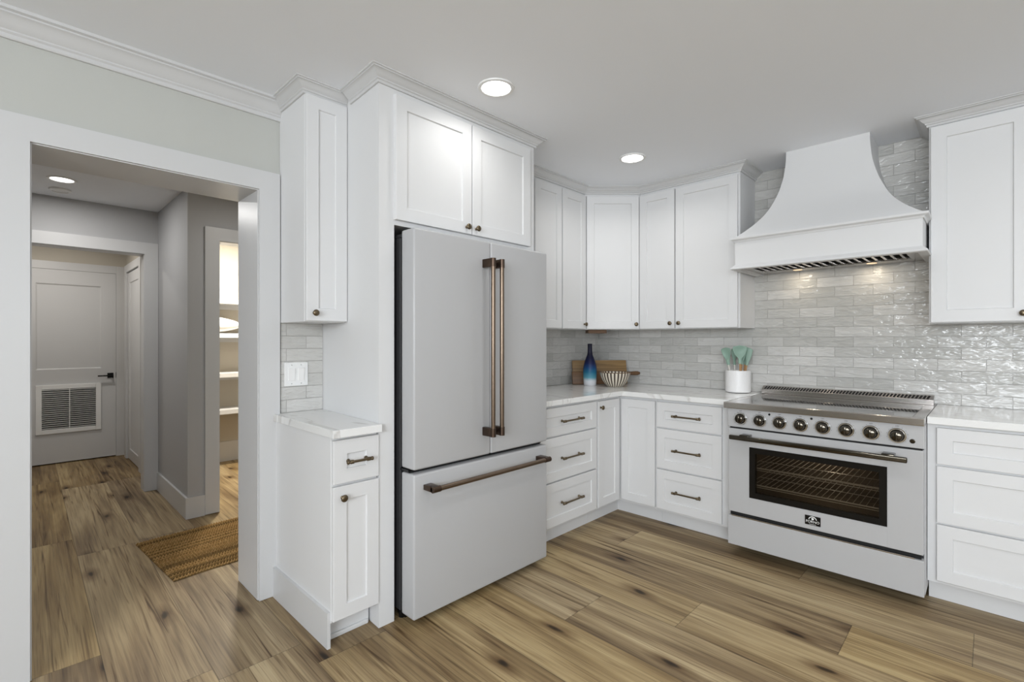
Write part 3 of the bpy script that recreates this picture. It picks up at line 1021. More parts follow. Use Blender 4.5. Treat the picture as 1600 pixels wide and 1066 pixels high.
# slim wall cabinet above it
t = thing('wall_cabinet', 'slim tall white wall cabinet beside the open doorway with one narrow door', 'cabinet', (XU, 0.955, 0), R(90))
MB().box(0, 0.203, 0, 0.298, 1.372, ZC - 0.002, 0.0015).build('body', 'cab', t)
door(t, 0.002, 0.2035, 1.376, 2.432, 0.038, 1.413, 0.058)
MB().sweep(CROWN, [(0, 0.296), (0, 0), (0.205, 0)], ZC).build('crown', 'trim', t, 25)

# refrigerator surround
t = thing('refrigerator_cabinet', 'tall white surround with a two-door cabinet above the refrigerator', 'cabinet', (-1.950, 1.146, 0), R(90))
W = 2.183 - 1.146
MB().prism([(0.0, 0.0), (0.079, 0.0), (0.079, 0.020), (0.021, 0.020), (0.050, 0.632), (0.030, 0.632)], 0.0, ZC - 0.002).build('side_panel', 'cab', t)
MB().box(W - 0.020, W, 0, 0.632, 0, ZC - 0.002, 0.001).build('side_panel', 'cab', t)
MB().prism([(0.0215, 0.0004), (W - 0.0201, 0.0004), (W - 0.0201, 0.630), (0.0515, 0.630), (0.0225, 0.0205), (0.0215, 0.0205)], 1.813, ZC - 0.003).build('body', 'cab', t)
dl = 1.146
door(t, 1.222 - dl, 1.677 - dl, 1.835, 2.407, 1.640 - dl, 1.868, 0.060)
door(t, 1.683 - dl, 2.132 - dl, 1.835, 2.407, 1.706 - dl, 1.868, 0.060)
MB().sweep(CROWN, [(0.013, 0.275), (0, 0), (W, 0), (W, 0.275)], ZC).build('crown', 'trim', t, 25)

# base run on the refrigerator wall
t = thing('drawer_cabinet', 'white three-drawer base cabinet immediately right of the refrigerator', 'cabinet', (XF, 2.19, 0), R(90))
base_body(t, 0, 0.648, 0.618, 0.063)
for z0, z1 in ((0.686, 0.862), (0.404, 0.676), (0.122, 0.394)):
    drawer(t, 0.042, 0.636, z0, z1, True, 0.215, 0.058)

# corner base cabinet with two hinged leaves
t = thing('corner_base_cabinet', 'white corner base cabinet with a folding two-leaf door in the angle of the counter', 'cabinet', (XF, YF, 0))
def corner_poly(e, f):
    return [(XA + .002, 2.839), (XF + e, 2.839), (XF + e, YF + f), (-1.662, YF + f), (-1.662, YB - .002), (XA + .002, YB - .002)]
def shift(pts):
    return [(p[0] - XF, p[1] - YF) for p in pts]
MB().prism(shift(corner_poly(0, 0)), 0.105, TOP).build('body', 'cab', t)
MB().prism(shift(corner_poly(-0.063, 0.075)), 0.0, 0.105).build('toe_kick', 'cab', t)
m = MB().shaker(2.848 - YF, 0.122, 0.268, 0.738, 0.020, 0.058)
o = m.build('door', 'cab', t)
o.rotation_euler = (0, 0, R(90))
knob(o, 2.872 - YF, 0.816)
m = MB().shaker(-1.938 - XF, 0.122, 0.268, 0.738, 0.020, 0.058)
m.build('door', 'cab', t)

# base run on the range wall
t = thing('drawer_cabinet', 'white three-drawer base cabinet immediately left of the range', 'cabinet', (-1.661, YF, 0))
base_body(t, 0, 0.497, 0.612)
for z0, z1 in ((0.686, 0.860), (0.404, 0.676), (0.122, 0.394)):
    drawer(t, 0.006, 0.450, z0, z1, True, 0.195, 0.058)
t = thing('drawer_cabinet', 'wide white three-drawer base cabinet right of the range', 'cabinet', (-0.221, YF, 0))
base_body(t, 0, 0.985, 0.612)
for z0, z1 in ((0.686, 0.862), (0.404, 0.676), (0.122, 0.394)):
    drawer(t, 0.036, 0.940, z0, z1, True, 0.195, 0.058)

# worktops
m = MB().prism([(XA + .012, 2.192), (-1.918, 2.192), (-1.918, 3.108), (-1.158, 3.108), (-1.158, TB - .001), (XA + .012, TB - .001)], TOP, 0.914, 0.002)
tag(m.build('countertop', 'quartz'), 'long L-shaped white quartz countertop in the corner left of the range', 'countertop')
m = MB().box(-0.219, 0.775, 3.108, TB - .001, TOP, 0.914, 0.002)
tag(m.build('countertop', 'quartz'), 'white quartz countertop right of the range', 'countertop')

# wall cabinets in the corner
ZU = 1.370
t = thing('wall_cabinet', 'white two-door wall cabinet behind the refrigerator on the left of the corner', 'cabinet', (XU, 2.19, 0), R(90))
MB().box(0, 0.966, 0, 0.298, ZU, ZC - .003, 0.001).build('body', 'cab', t)
door(t, 2.552 - 2.19, 2.849 - 2.19, ZU + .004, 2.415, 2.575 - 2.19, 1.41, 0.058)
door(t, 2.860 - 2.19, 3.150 - 2.19, ZU + .004, 2.415, 3.125 - 2.19, 1.41, 0.058)
t = thing('corner_wall_cabinet', 'white diagonal corner wall cabinet with one door', 'cabinet', (XU, 3.157, 0), R(45))
s2 = math.sqrt(2)
LD = (-1.975 - XU) * s2
def loc45(x, y):
    v = Matrix.Rotation(R(-45), 2) @ Vector((x - XU, y - 3.157))
    return (v.x, v.y)
MB().prism([loc45(*p) for p in ((XU, 3.157), (-1.975, YU), (-1.975, YB - .002), (XA + .002, YB - .002), (XA + .002, 3.157))], ZU, ZC - .003).build('body', 'cab', t)
door(t, 0.014, LD - 0.014, ZU + .004, 2.415, LD - 0.040, 1.41, 0.058)
MB().box(0.05, 0.20, 0.12, 0.26, ZU - 0.028, ZU, 0.002).build('under_cabinet_box', 'walnut', t)
t = thing('wall_cabinet', 'white two-door wall cabinet left of the range hood', 'cabinet', (-1.973, YU, 0))
MB().box(0, 0.757, 0, 0.298, ZU, ZC - .003, 0.001).build('body', 'cab', t)
door(t, -1.968 + 1.973, -1.681 + 1.973, ZU + .004, 2.415, -1.708 + 1.973, 1.412, 0.058)
door(t, -1.670 + 1.973, -1.228 + 1.973, ZU + .004, 2.415, -1.640 + 1.973, 1.412, 0.058)
m = MB().sweep(CROWN, [(XU, 2.185), (XU, 3.157), (-1.975, YU), (-1.216, YU), (-1.216, TB)], ZC)
tag(m.build('crown_moulding', 'trim', None, 25), 'white stepped crown moulding running over the corner wall cabinets', 'crown moulding')
t = thing('wall_cabinet', 'white wall cabinet right of the range hood at the right edge', 'cabinet', (-0.236, YU, 0))
MB().box(0, 0.78, 0, 0.298, 1.376, ZC - .003, 0.001).build('body', 'cab', t)
door(t, 0.008, 0.384, 1.380, 2.425, 0.352, 1.418, 0.064)
door(t, 0.392, 0.770, 1.380, 2.425, 0.424, 1.418, 0.064)
MB().sweep(CROWN, [(0, 0.288), (0, 0), (0.78, 0), (0.78, 0.288)], ZC).build('crown', 'trim', t, 25)

# ------------------------------------------------------------------ range hood
HX = -0.714
t = thing('range_hood', 'white flared range hood on the tiled wall above the range', 'range hood', (HX, TB, 0))
curve = [(2.4865, 3.460, .218), (2.44, 3.4595, .219), (2.38, 3.458, .224), (2.33, 3.454, .231), (2.28, 3.448, .243), (2.23, 3.440, .258), (2.18, 3.428, .278),
         (2.13, 3.408, .301), (2.08, 3.378, .330), (2.03, 3.341, .371), (1.99, 3.308, .413), (1.965, 3.288, .444), (1.942, 3.272, .476)]
def spline(tt):
    n = len(curve) - 1
    f = tt * n
    i = min(int(f), n - 1)
    u = f - i
    p = [curve[max(0, min(n, i + k))] for k in (-1, 0, 1, 2)]
    out = []
    for c in range(3):
        a, b, cc, d_ = (q[c] for q in p)
        out.append(0.5 * (2 * b + (cc - a) * u + (2 * a - 5 * b + 4 * cc - d_) * u * u + (3 * b - a - 3 * cc + d_) * u ** 3))
    return out
bm = bmesh.new()
rows = []
for i in range(49):
    z, y, hw = spline(i / 48)
    yy = y - TB
    rows.append([bm.verts.new(p) for p in ((-hw, 0, z), (-hw, yy, z), (hw, yy, z), (hw, 0, z))])
for a, b in zip(rows, rows[1:]):
    for k in range(3):
        bm.faces.new((a[k], a[k + 1], b[k + 1], b[k]))
bm.faces.new(rows[0]); bm.faces.new(rows[-1][::-1])
bmesh.ops.recalc_face_normals(bm, faces=bm.faces[:])
mb = MB(); mb.bm.free(); mb.bm = bm
mb.build('flared_shell', 'cab', t, 30)
yb0 = 3.272 - TB
LED = [(0, -.022), (.006, -.022), (.010, -.014), (.018, -.008), (.024, -.006), (.026, 0.0), (.026, .006), (0, .006)]
m = MB().sweep(LED, [(-.466, 0), (-.466, yb0), (.466, yb0), (.466, 0)], 1.937)
m.box(-.468, .468, yb0 + .001, 0, 1.930, 1.9425)
m.build('ledge', 'cab', t, 25)
MB().box(-.466, .466, yb0, yb0 + .02, 1.752, 1.930).box(-.466, -.446, yb0 + .02, 0, 1.752, 1.930).box(.446, .466, yb0 + .02, 0, 1.752, 1.930).build('band', 'cab', t)
LIP = [(-.02, -.020), (.020, -.020), (.024, -.016), (.022, -.010), (.014, -.003), (.004, 0.006), (0, .012), (-.02, .012)]
MB().sweep(LIP, [(-.466, 0), (-.466, yb0), (.466, yb0), (.466, 0)], 1.760).build('lip', 'cab', t, 40)
ins = MB()
ins.box(-.446, .446, yb0 + .020, yb0 + .075, 1.752, 1.758).box(-.446, -.39, yb0 + .075, -.012, 1.752, 1.758).box(.39, .446, yb0 + .075, -.012, 1.752, 1.758)
ins.box(-.39, .39, -.140, -.012, 1.752, 1.758)
ins.box(-.446, .446, yb0 + .02, -.012, 1.80, 1.81)
lin = ins.build('liner', 'steel', t)
for k in range(2):
    x0 = -.388 + k * .390
    f = MB().box(x0, x0 + .386, yb0 + .078, -.142, 1.775, 1.779)
    fo = f.build('backing', 'gap', lin)
    f = MB()
    for i in range(9):
        xx = x0 + .012 + i * .0425
        f.box(xx, xx + .013, yb0 + .078, -.142, 1.757, 1.764, 0.002)
    f.box(x0, x0 + .386, yb0 + .076, yb0 + .09, 1.756, 1.765).box(x0, x0 + .386, -.156, -.142, 1.756, 1.765)
    f.build('baffle_filter', 'steel', lin)
for xx in (-.20, .20):
    MB().lathe([(0, 0), (.026, 0), (.026, .003), (0, .003)], Matrix.Translation((xx, -.105, 1.751)), 24).build('lamp', 'lens_hood', lin)
    area('hood_lamp', (xx, -.105, 1.749), (0, 0, 0), .045, .045, 0.30, (1, .86, .66), t, 'DISK')

# ------------------------------------------------------------------ range
RX0, RX1, RY = -1.132, -0.223, 3.026
t = thing('range', 'white freestanding electric range with eight knobs and an oven window', 'range', (RX0, RY, 0))
RW = RX1 - RX0
RD = TB - RY - .004
m = MB()     # carcass built around an open oven cavity
cx0, cx1, cz0, cz1 = .075, RW - .075, .315, .710
m.box(0.001, cx0, .045, RD, .06, .875)
m.box(cx1, RW - .001, .045, RD, .06, .875)
m.box(cx0, cx1, .045, RD, .06, cz0)
m.box(cx0, cx1, .045, RD, cz1, .875)
m.box(cx0, cx1, .55, RD, cz0, cz1)
m.build('body', 'darkgrey', t)
m = MB()
for a in ((cx0, cx0 + .004, .046, .549, cz0, cz1), (cx1 - .004, cx1, .046, .549, cz0, cz1), (cx0, cx1, .046, .549, cz0, cz0 + .004),
          (cx0, cx1, .046, .549, cz1 - .004, cz1), (cx0, cx1, .545, .549, cz0, cz1)):
    m.box(*a)
m.build('oven_liner', 'enamel', t)
for z in (.522, .420):
    m = MB()
    m.cyl((cx0 + .006, .085, z), (cx1 - .006, .085, z), .0042, 8)
    m.cyl((cx0 + .006, .085, z - .012), (cx1 - .006, .085, z - .012), .0022, 8)
    m.cyl((cx0 + .006, .52, z), (cx1 - .006, .52, z), .003, 8)
    m.cyl((cx0 + .006, .30, z - .004), (cx1 - .006, .30, z - .004), .002, 8)
    for i in range(26):
        x = cx0 + .02 + i * (cx1 - cx0 - .04) / 25
        m.cyl((x, .083, z + .003), (x, .52, z + .003), .0017, 6)
    m.build('oven_rack', 'rail', t)
area('oven_fill', (RW / 2, .40, cz1 - .02), (0, 0, 0), .10, .05, 0.5, (1, .90, .76), t)  # added lamp, brightens the oven cavity so the racks show
# side skins
MB().box(-.0005, .004, .04, RD, .06, .876).build('side_panel', 'range', t)
MB().box(RW - .004, RW + .0005, .04, RD, .06, .876).build('side_panel', 'range', t)
# control panel
cp = MB().box(0, RW, -.004, .045, .768, .877, .003).build('control_panel', 'range', t)
MB().box(.008, RW - .008, .012, .05, .757, .769).build('panel_gap', 'gap', t)
def text_mesh(parent, s, x, z, size, y, mat, name='lettering', align='CENTER'):
    c = bpy.data.curves.new('t', 'FONT')
    c.body = s
    c.size = size
    c.align_x = align
    c.align_y = 'CENTER'
    c.extrude = 0.0002
    o = bpy.data.objects.new('t', c)
    COL.objects.link(o)
    dg = bpy.context.evaluated_depsgraph_get()
    me = bpy.data.meshes.new_from_object(o.evaluated_get(dg))
    bpy.data.objects.remove(o)
    me.materials.clear()
    me.materials.append(M[mat])
    o = bpy.data.objects.new(name, me)
    COL.objects.link(o)
    o.parent = parent
    o.location = (x, y, z)
    o.rotation_euler = (R(90), 0, 0)
    return o
for i in range(8):
    kx = (-1.058 + i * .10486) - RX0
    kz = .820
    b = MB().lathe([(.0300, 0), (.0365, 0), (.0365, .003), (.0345, .005), (.0300, .005)], Matrix.Translation((kx, -.004, kz)) @ FRONT, 40, cap=False).build('bezel', 'chrome', cp, 40)
    k = MB().lathe([(.0300, 0.001), (.0300, .010), (.0285, .014), (.0255, .016), (.0240, .018), (.0235, .030), (.0220, .034), (.0190, .036), (0, .0365)],
                   Matrix.Translation((kx, -.004, kz)) @ FRONT, 40)
    k.box(kx - .0045, kx + .0045, -.049, -.030, kz - .021, kz + .021, .003)
    k.build('knob', 'blackchrome', cp, 40)
    mk = MB()
    for a in range(-130, 131, 26):
        if abs(a) < 5:
            continue
        rr = .0415
        x, z = kx + rr * math.sin(R(a)), kz + rr * math.cos(R(a))
        mk.box(-.0006, .0006, -.0045, -.0039, -.0022, .0022, 0, 2, Matrix.Translation((x, 0, z)) @ Matrix.Rotation(R(a), 4, 'Y'))
    mk.lathe([(.0404, 0), (.0408, 0), (.0408, .0004), (.0404, .0004)], Matrix.Translation((kx, -.004, kz)) @ FRONT, 48, cap=False)
    mk.build('dial_marks', 'ink', cp)
    text_mesh(cp, 'OFF', kx, kz + .0455, .0085, -.0043, 'ink')
for kx in (-.900, -.690):
    MB().lathe([(0, 0), (.006, 0), (.006, .003), (0, .004)], Matrix.Translation((kx - RX0, -.004, .861)) @ FRONT, 18).build('indicator_light', 'black', cp)
MB().lathe([(0, 0), (.011, 0), (.011, .002), (.008, .003), (0, .003)], Matrix.Translation((-.266 - RX0, -.004, .800)) @ FRONT, 20).lathe([(.0, .0), (.0045, .0), (.0045, .004), (0, .004)], Matrix.Translation((-.266 - RX0, -.0045, .800)) @ FRONT, 12).build('fan_symbol', 'blackchrome', cp)
# cooktop
m = MB()
m.box(-.018, RW + .002, -.024, .030, .879, .914, .003)
m.box(-.018, .028, .030, RD, .879, .914, .002)
m.box(RW - .046, RW + .002, .030, RD, .879, .914, .002)
m.box(.028, RW - .046, .58, RD, .879, .914, .002)
m.build('cooktop_frame', 'steel', t)
cg = MB().box(.0282, RW - .0462, .0302, .5798, .895, .9135).build('glass_cooktop', 'blackglass', t)
cg['label'] = 'black glass cooktop'
for bx, by, br in ((.20, .19, .105), (.20, .43, .085), (.45, .31, .115), (.70, .19, .085), (.70, .43, .105)):
    MB().lathe([(br - .0015, .0137), (br, .0137)], Matrix.Translation((bx, by, .9)), 48, cap=False).build('burner_ring', 'darkgrey', cg)
m = MB()
m.prism([(.640, .914), (.640, .944), (.676, .967), (RD, .967), (RD, .914)], -.010, RW - .006, .0015, 'X')
bg = m.build('backguard', 'steel', t)
m = MB()
sl = Matrix.Rotation(math.atan2(.023, .036), 4, 'X')
for i in range(52):
    x = .012 + i * (RW - .042) / 51
    m.box(-.0050, .0050, -.016, .016, -.002, .0006, 0, 2, Matrix.Translation((x, .658, .9555)) @ sl @ Matrix.Rotation(R(-16), 4, 'Z'))
m.build('vent_slots', 'gap', bg)
# oven door
od = MB()
wx0, wx1, wz0, wz1 = -1.008 - RX0, -.366 - RX0, .364, .656
zd0, zd1 = .260, .758
od.box(0.003, wx0, 0, .042, zd0, zd1, .003)
od.box(wx1, RW - .003, 0, .042, zd0, zd1, .003)
od.box(wx0 - .004, wx1 + .004, 0.0, .042, zd0, wz0, .003)
od.box(wx0 - .004, wx1 + .004, 0.0, .042, wz1, zd1, .003)
od = od.build('oven_door', 'range', t)
wf = MB()
bw = .030
wf.box(wx0 - .002, wx0 + bw, -.002, .030, wz0 - .002, wz1 + .002).box(wx1 - bw, wx1 + .002, -.002, .030, wz0 - .002, wz1 + .002)
wf.box(wx0 + bw, wx1 - bw, -.002, .030, wz0 - .002, wz0 + bw).box(wx0 + bw, wx1 - bw, -.002, .030, wz1 - bw, wz1 + .002)
wf.build('window_frame', 'black', od)
MB().box(wx0 + bw - .001, wx1 - bw + .001, 0.000, .006, wz0 + bw - .001, wz1 - bw + .001).build('oven_window', 'ovenglass', od)
# handle
hd = MB()
hx0, hx1, hz = -1.100 - RX0, -.280 - RX0, .716
hd.box(hx0, hx1, -.076, -.052, hz - .013, hz + .013, .005, 3)
for a in (hx0 + .055, hx1 - .10):
    hd.box(a, a + .05, -.066, -.0005, hz + .002, hz + .018, .003)
hd.build('handle', 'blackchrome', od, 40)
# badge
bd = MB().box(-.722 - RX0, -.648 - RX0, -.0035, 0, .285, .335, .001).build('badge', 'black', od)
bx = -.685 - RX0
arc = MB()
for r0, r1 in ((.0165, .0205),):
    for i in range(14):
        a0, a1 = R(12 + i * 156 / 14), R(12 + (i + 1) * 156 / 14)
        arc.prism([(bx + r0 * math.cos(a0), .312 + r0 * math.sin(a0)), (bx + r1 * math.cos(a0), .312 + r1 * math.sin(a0)),
                   (bx + r1 * math.cos(a1), .312 + r1 * math.sin(a1)), (bx + r0 * math.cos(a1), .312 + r0 * math.sin(a1))], -.0041, -.0034, 0, 'Y')
arc.lathe([(0, 0), (.0062, 0), (.0062, .0006), (0, .0006)], Matrix.Translation((bx, -.0036, .3195)) @ FRONT, 18)
arc.build('emblem', 'white', bd)
text_mesh(bd, 'FORNO', bx, .3035, .0185, -.0041, 'white')
sm = MB()
for i in range(9):                      # the fine print below the name is too small to read: a row of fine strokes
    sm.box(bx - .016 + i * .0036, bx - .0138 + i * .0036, -.0040, -.0034, .2895, .2915)
sm.box(bx - .016, bx + .0152, -.0039, -.0034, .2893, .2897)
sm.build('fine_print', 'white', bd)
# lower drawer
MB().box(.010, RW - .012, .016, .05, .232, .262).build('door_gap', 'gap', t)
MB().box(.020, RW - .035, -.001, .018, .2335, .2405, .001).build('drawer_lip', 'steel', t)
MB().box(0, RW, -.002, .045, .062, .234, .003).build('warming_drawer', 'range', t)
for x in (.05, RW - .05):
    for y in (.17, RD - .08):
        MB().cyl((x, y, 0), (x, y, .062), .018, 14).build('foot', 'black', t)

# ------------------------------------------------------------------ refrigerator
t = thing('refrigerator', 'matte white french-door refrigerator with bronze handles and bottom freezer drawer', 'refrigerator', (-1.820, 1.243, 0), R(90))
FW = .909
MB().box(.003, FW - .003, .112, .735, .045, 1.755, .004).build('case', 'darkgrey', t)
MB().box(.02, FW - .02, .10, .16, .012, .05).build('kick_grille', 'black', t)
MB().box(.012, FW - .012, .045, .112, .684, .707).build('gasket', 'gap', t)
MB().box(.012, FW - .012, .100, .112, .05, 1.75).build('gasket', 'gap', t)
for x in (.03, FW - .03):
    for y in (.14, .68):
        MB().cyl((x, y, 0), (x, y, .05), .016, 14).build('foot', 'black', t)
for a, b, c in ((0, 1, 'l'), (FW, -1, 'r')):
    x0, x1 = sorted((a + b * .004, a + b * .060))
    h = MB().box(x0, x1, .040, .20, 1.7555, 1.772, .003)
    x0, x1 = sorted((a + b * .008, a + b * .045))
    h.box(x0, x1, .030, .075, 1.766, 1.783, .003)
    h.build('hinge_cover', 'darkgrey', t, 30)
    x0, x1 = sorted((a + b * .002, a + b * .05))
    MB().box(x0, x1, .045, .112, .690, .702, .002).build('hinge', 'black', t)
def slab(x0, x1, z0, z1, name, bev=.010):
    return MB().box(x0, x1, 0, .100, z0, z1, bev, 4).build(name, 'fridge', t, 35)
def bar_handle(parent, p0, p1, r=.0125, post=.042):
    p0, p1 = Vector(p0), Vector(p1)
    ax = (p1 - p0).normalized()
    h = MB().cyl(p0 + ax * .02, p1 - ax * .02, r * .92, 20).build('handle', 'bronze', parent, 40)
    h['label'] = 'brushed bronze bar handle'
    for p, s in ((p0, 1), (p1, -1)):
        b = MB()
        q = p + ax * (s * post)
        lo = Vector((min(p.x, q.x), 0, min(p.z, q.z)))
        hi = Vector((max(p.x, q.x), 0, max(p.z, q.z)))
        if abs(ax.z) > .5:
            b.box(p.x - r * .95, p.x + r * .95, p.y, -0.0005, lo.z, hi.z, .002)
        else:
            b.box(lo.x, hi.x, p.y, -0.0005, p.z - r * .95, p.z + r * .95, .002)
        b.cyl(p, q, r * 1.12, 20)
        b.build('handle_post', 'bronzecap', h, 40)
dL = slab(0, .4635, .706, 1.785, 'door')
dR = slab(.4675, FW, .706, 1.785, 'door')
fz = slab(0, FW, .040, .686, 'freezer_drawer')
bar_handle(dL, (.4185, -.068, .808), (.4185, -.068, 1.690))
bar_handle(dR, (.4790, -.068, .808), (.4790, -.068, 1.690))
bar_handle(fz, (.050, -.068, .625), (.852, -.068, .625))

# ------------------------------------------------------------------ switch
t = thing('light_switch', 'white double rocker switch plate on the nook tile', 'light switch', (XA + .0105, 1.033, 1.109), R(90))
MB().box(-.060, .060, -.006, 0, -.061, .061, .003).build('plate', 'white', t)
for x in (-.024, .024):
    MB().box(x - .0175, x + .0175, -.0066, -.002, -.0345, .0345, .001).build('bezel', 'white', t)
    r = MB().box(-.0155, .0155, -.003, .003, -.032, .032, .001, 2, Matrix.Translation((x, -.0075, 0)) @ Matrix.Rotation(R(4), 4, 'X'))
    r.build('rocker', 'ceramic', t)
    for z in (-.048, .048):
        MB().lathe([(0, 0), (.003, 0), (.003, .001), (0, .001)], Matrix.Translation((x, -.006, z)) @ FRONT, 10).build('screw', 'chrome', t)

# ------------------------------------------------------------------ things on the counter
Z0 = .914
prof = [(0, 0), (.046, 0), (.050, .004), (.0525, .03), (.0545, .07), (.0555, .11), (.0545, .14), (.050, .17), (.042, .20), (.032, .228), (.0235, .250), (.0195, .268),
        (.0183, .30), (.0185, .335), (.0195, .342), (.0165, .343), (.0150, .335), (.0150, .27), (0, .26)]
t = thing('bottle_vase', 'tall bottle vase fading from white through teal to navy, in front of the boards', 'vase', (-2.356, 3.330, Z0))
MB().lathe(prof, None, 40).build('body', 'bottle', t, 60)
prof = [(0, 0), (.058, 0), (.064, .004), (.086, .030), (.104, .058), (.116, .088), (.120, .112), (.1175, .114), (.113, .090), (.100, .060), (.080, .032), (.055, .010), (0, .008)]
t = thing('striped_bowl', 'round cream bowl with dark vertical stripes beside the bottle vase', 'bowl', (-2.150, 3.382, Z0))
MB().lathe(prof, None, 52).build('body', 'stripe', t, 60)
MB().lathe([(.1175, .112), (.1205, .112), (.1215, .115), (.119, .1175), (.117, .115)], None, 52, cap=False).build('rim', 'walnut', t, 60)

# boards lean in the corner, across the angle between the two tiled walls
a45 = R(52)
t = thing('cutting_board', 'pale rectangular wooden cutting board leaning in the tiled corner behind the vase', 'cutting board', (-2.520, 3.314, Z0), a45)
tilt = Matrix.Rotation(R(-11), 4, 'X')
m = MB().box(0, .475, -.022, 0, 0, .200, .004, 2, tilt)
m.build('board', 'acacia', t, 40)
t = thing('cutting_board', 'dark wooden cutting board with a round handle leaning behind the striped bowl', 'cutting board', (-2.502, 3.281, Z0), a45)
m = MB().box(0, .440, -.020, 0, 0, .110, .006, 2, tilt)
m.build('board', 'walnut', t, 40)
h = MB()
def hpt(x, y, z):
    return tilt @ Vector((x, y, z))
h.lathe([(0, 0), (.014, 0.0), (.0145, .06), (.017, .085), (.0165, .105), (.010, .118), (0, .121)], Matrix.Translation(hpt(.438, -.011, .090)) @ Matrix.Scale(1.32, 4, (1, 0, 0)) @ Matrix.Rotation(R(90), 4, 'Y'), 18)
h.build('handle', 'walnut', t, 60)

# crock of spatulas
CX, CY = -1.286, 3.625
t = thing('utensil_crock', 'white textured ceramic crock left of the range holding green utensils', 'crock', (CX, CY, Z0))
def crock_r(z, a):
    return .083 + .0012 * math.sin(a * 40) * math.sin(z * 260)
def outer(u, v):
    a = u * 2 * math.pi
    z = .004 + v * .150
    r = crock_r(z, a) - (.004 * (1 - v / .06) ** 2 if v < .06 else 0)
    return (r * math.cos(a), r * math.sin(a), z)
m = MB().grid(outer, 121, 40)
m.lathe([(.079, .004), (0.0, .0)], None, 40, cap=False).lathe([(.083, .154), (.081, .157), (.077, .156), (.075, .15), (.075, .012), (0, .012)], None, 60, cap=False)
m.build('body', 'ceramic', t, 60)
def utensil(kind, label, px, py, dx, dy, ln, turn, width, stick):
    """rests inside the crock, foot at (px,py), leaning toward (dx,dy)"""
    d_ = Vector((dx, dy, 1)).normalized()
    t = thing(kind, label, 'utensil', (CX + px, CY + py, Z0 + .013), 0, 'green utensils in the crock')
    q = d_.to_track_quat('Z', 'Y').to_matrix().to_4x4() @ Matrix.Rotation(turn, 4, 'Z')
    MB().lathe([(.005, 0), (.006, .02), (.0058, ln * .62), (.0050, ln * .64)], q, 12).build('handle', stick, t, 60)
    w, h0, h1 = width, ln * .60, ln
    def head(u, v):
        z = h0 + (h1 - h0) * v
        if kind == 'spoon':
            k = .012 if v < .3 else .012 + (w - .012) * math.sin(min(1, (v - .3) / .7) * math.pi * .62) ** .9
            if v > .9:
                k *= math.sqrt(max(0, 1 - ((v - .9) / .1) ** 2)) * .98 + .02
        else:
            k = .010 + (w - .010) * min(1, max(0, (v - .22) / .38)) ** .7
            if v > .93:
                k *= math.sqrt(max(0, 1 - ((v - .93) / .07) ** 2)) * .6 + .4
        a = u * 2 * math.pi
        th = .0065 if v < .25 else .0045
        bow = .010 * math.cos((a if False else 0)) if False else 0
        x = k * math.cos(a)
        dish = (.014 * (1 - (x / max(k, 1e-4)) ** 2) * math.sin(max(0, v - .3) / .7 * math.pi) if kind == 'spoon' else 0)
        return q @ Vector((x, th * math.sin(a) + dish, z))
    m = MB().grid(head, 25, 22)
    m.build('head', 'sage', t, 180)
CAMT = R(40)
def utensil_at(kind, label, a, b, la, lb, ln, turn, width, stick):
    """a, b: foot offset to the right and to the back as seen from the room; la, lb: lean the same way"""
    r_, d_ = (.716, .698), (-.698, .716)
    utensil(kind, label, a * r_[0] + b * d_[0], a * r_[1] + b * d_[1], la * r_[0] + lb * d_[0], la * r_[1] + lb * d_[1], ln, turn, width, stick)
utensil_at('spoon', 'broad round sage green spoon at the front of the crock', -.004, -.048, -.03, -.02, .322, CAMT, .046, 'stick')
utensil_at('spoon', 'sage green spoon leaning furthest left in the crock', -.030, .002, -.20, .0, .312, CAMT, .034, 'pale')
utensil_at('spatula', 'sage green spatula leaning left behind the broad spoon', -.018, .034, -.16, .06, .285, CAMT, .026, 'pale')
utensil_at('spatula', 'narrow sage green spatula just right of the broad spoon', .012, .012, .09, -.04, .310, CAMT + .3, .022, 'stick')
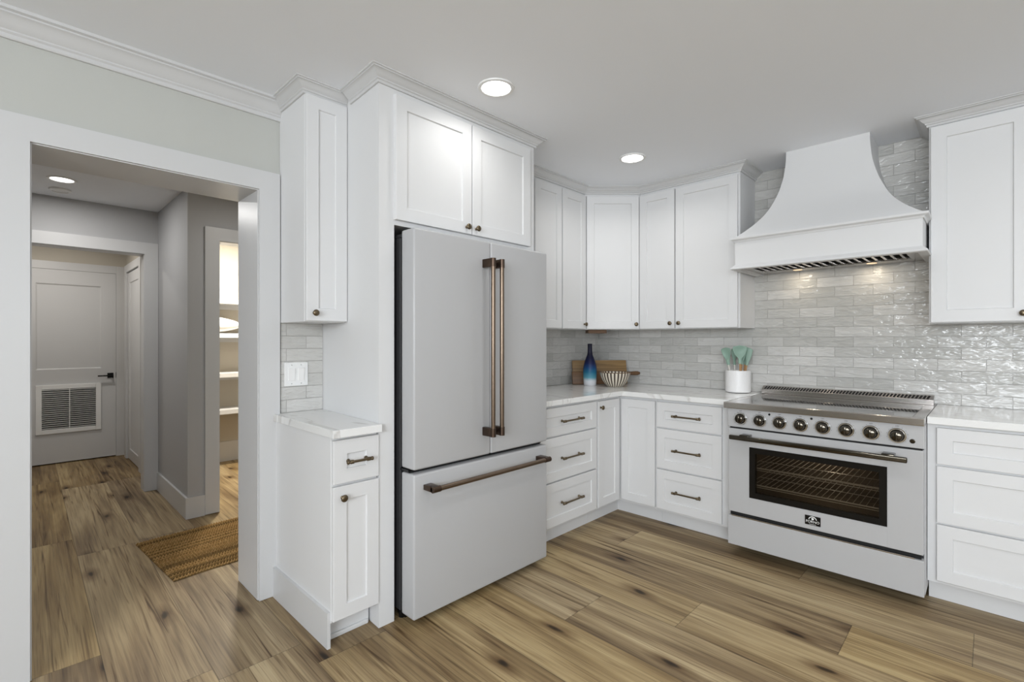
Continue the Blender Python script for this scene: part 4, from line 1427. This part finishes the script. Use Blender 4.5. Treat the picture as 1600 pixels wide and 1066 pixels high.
utensil_at('spoon', 'sage green spoon right of centre in the crock', .034, .020, .17, .07, .312, CAMT, .031, 'stick')
utensil_at('spoon', 'sage green spoon at the back of the crock behind the broad spoon', .0, .046, .03, .12, .300, CAMT, .034, 'pale')
utensil_at('spatula', 'sage green spatula leaning furthest right in the crock', .020, -.014, .19, .0, .305, CAMT + .3, .021, 'stick')

# ------------------------------------------------------------------ jute mat
def build_mat():
    t = thing('door_mat', 'brown woven jute mat on the hall floor by the pantry doorway', 'mat', (-3.470, 0.575, 0.0), R(4.5))
    Lm, Wm = 1.25, 0.735
    rng = random.Random(3)
    nr = 30
    rowtone = [rng.choice((.35, .8, .95, 1.0, 1.1, 1.0)) for _ in range(nr)]
    rowph = [rng.uniform(0, 6.28) for _ in range(nr)]
    nu, nv = 430, 301
    def f(u, v):
        x = (v - .5) * Wm
        y = u * Lm
        edge = min(v, 1 - v, u * Lm / Wm, (1 - u) * Lm / Wm) * Wm
        if edge <= 1e-6:
            return (x, y, 0.001)
        r = min(nr - 1, int(v * nr))
        fr = v * nr - r
        a = .5 - .5 * math.cos(2 * math.pi * fr)
        b = .5 + .5 * math.sin(2 * math.pi * y / .0155 + rowph[r] + (fr - .5) * 2.2)
        z = .003 + .017 * rowtone[r] * (a ** .6) * (.35 + .65 * b)
        return (x + .004 * math.sin(y * 23 + 1) * (1 if edge < .02 else 0), y, z)
    wv = MB().grid(f, nu, nv).build('weave', 'jute', t, 180)
    me = wv.data
    ca = me.color_attributes.new('yarn_shade', 'FLOAT_COLOR', 'POINT')
    yarn_shade = [rng.choice((.55, .85, .95, 1.0, 1.05, 1.1)) for _ in range(nr)]
    k = 0
    for i in range(nu):
        for j in range(nv):
            r = min(nr - 1, int(j / (nv - 1) * nr))
            fr = j / (nv - 1) * nr - r
            groove_shade = .42 if min(fr, 1 - fr) < .16 else 1.0      # shade in the grooves between rows, put into the colour
            c = yarn_shade[r] * groove_shade
            ca.data[k].color = (c, c, c, 1)
            k += 1
build_mat()
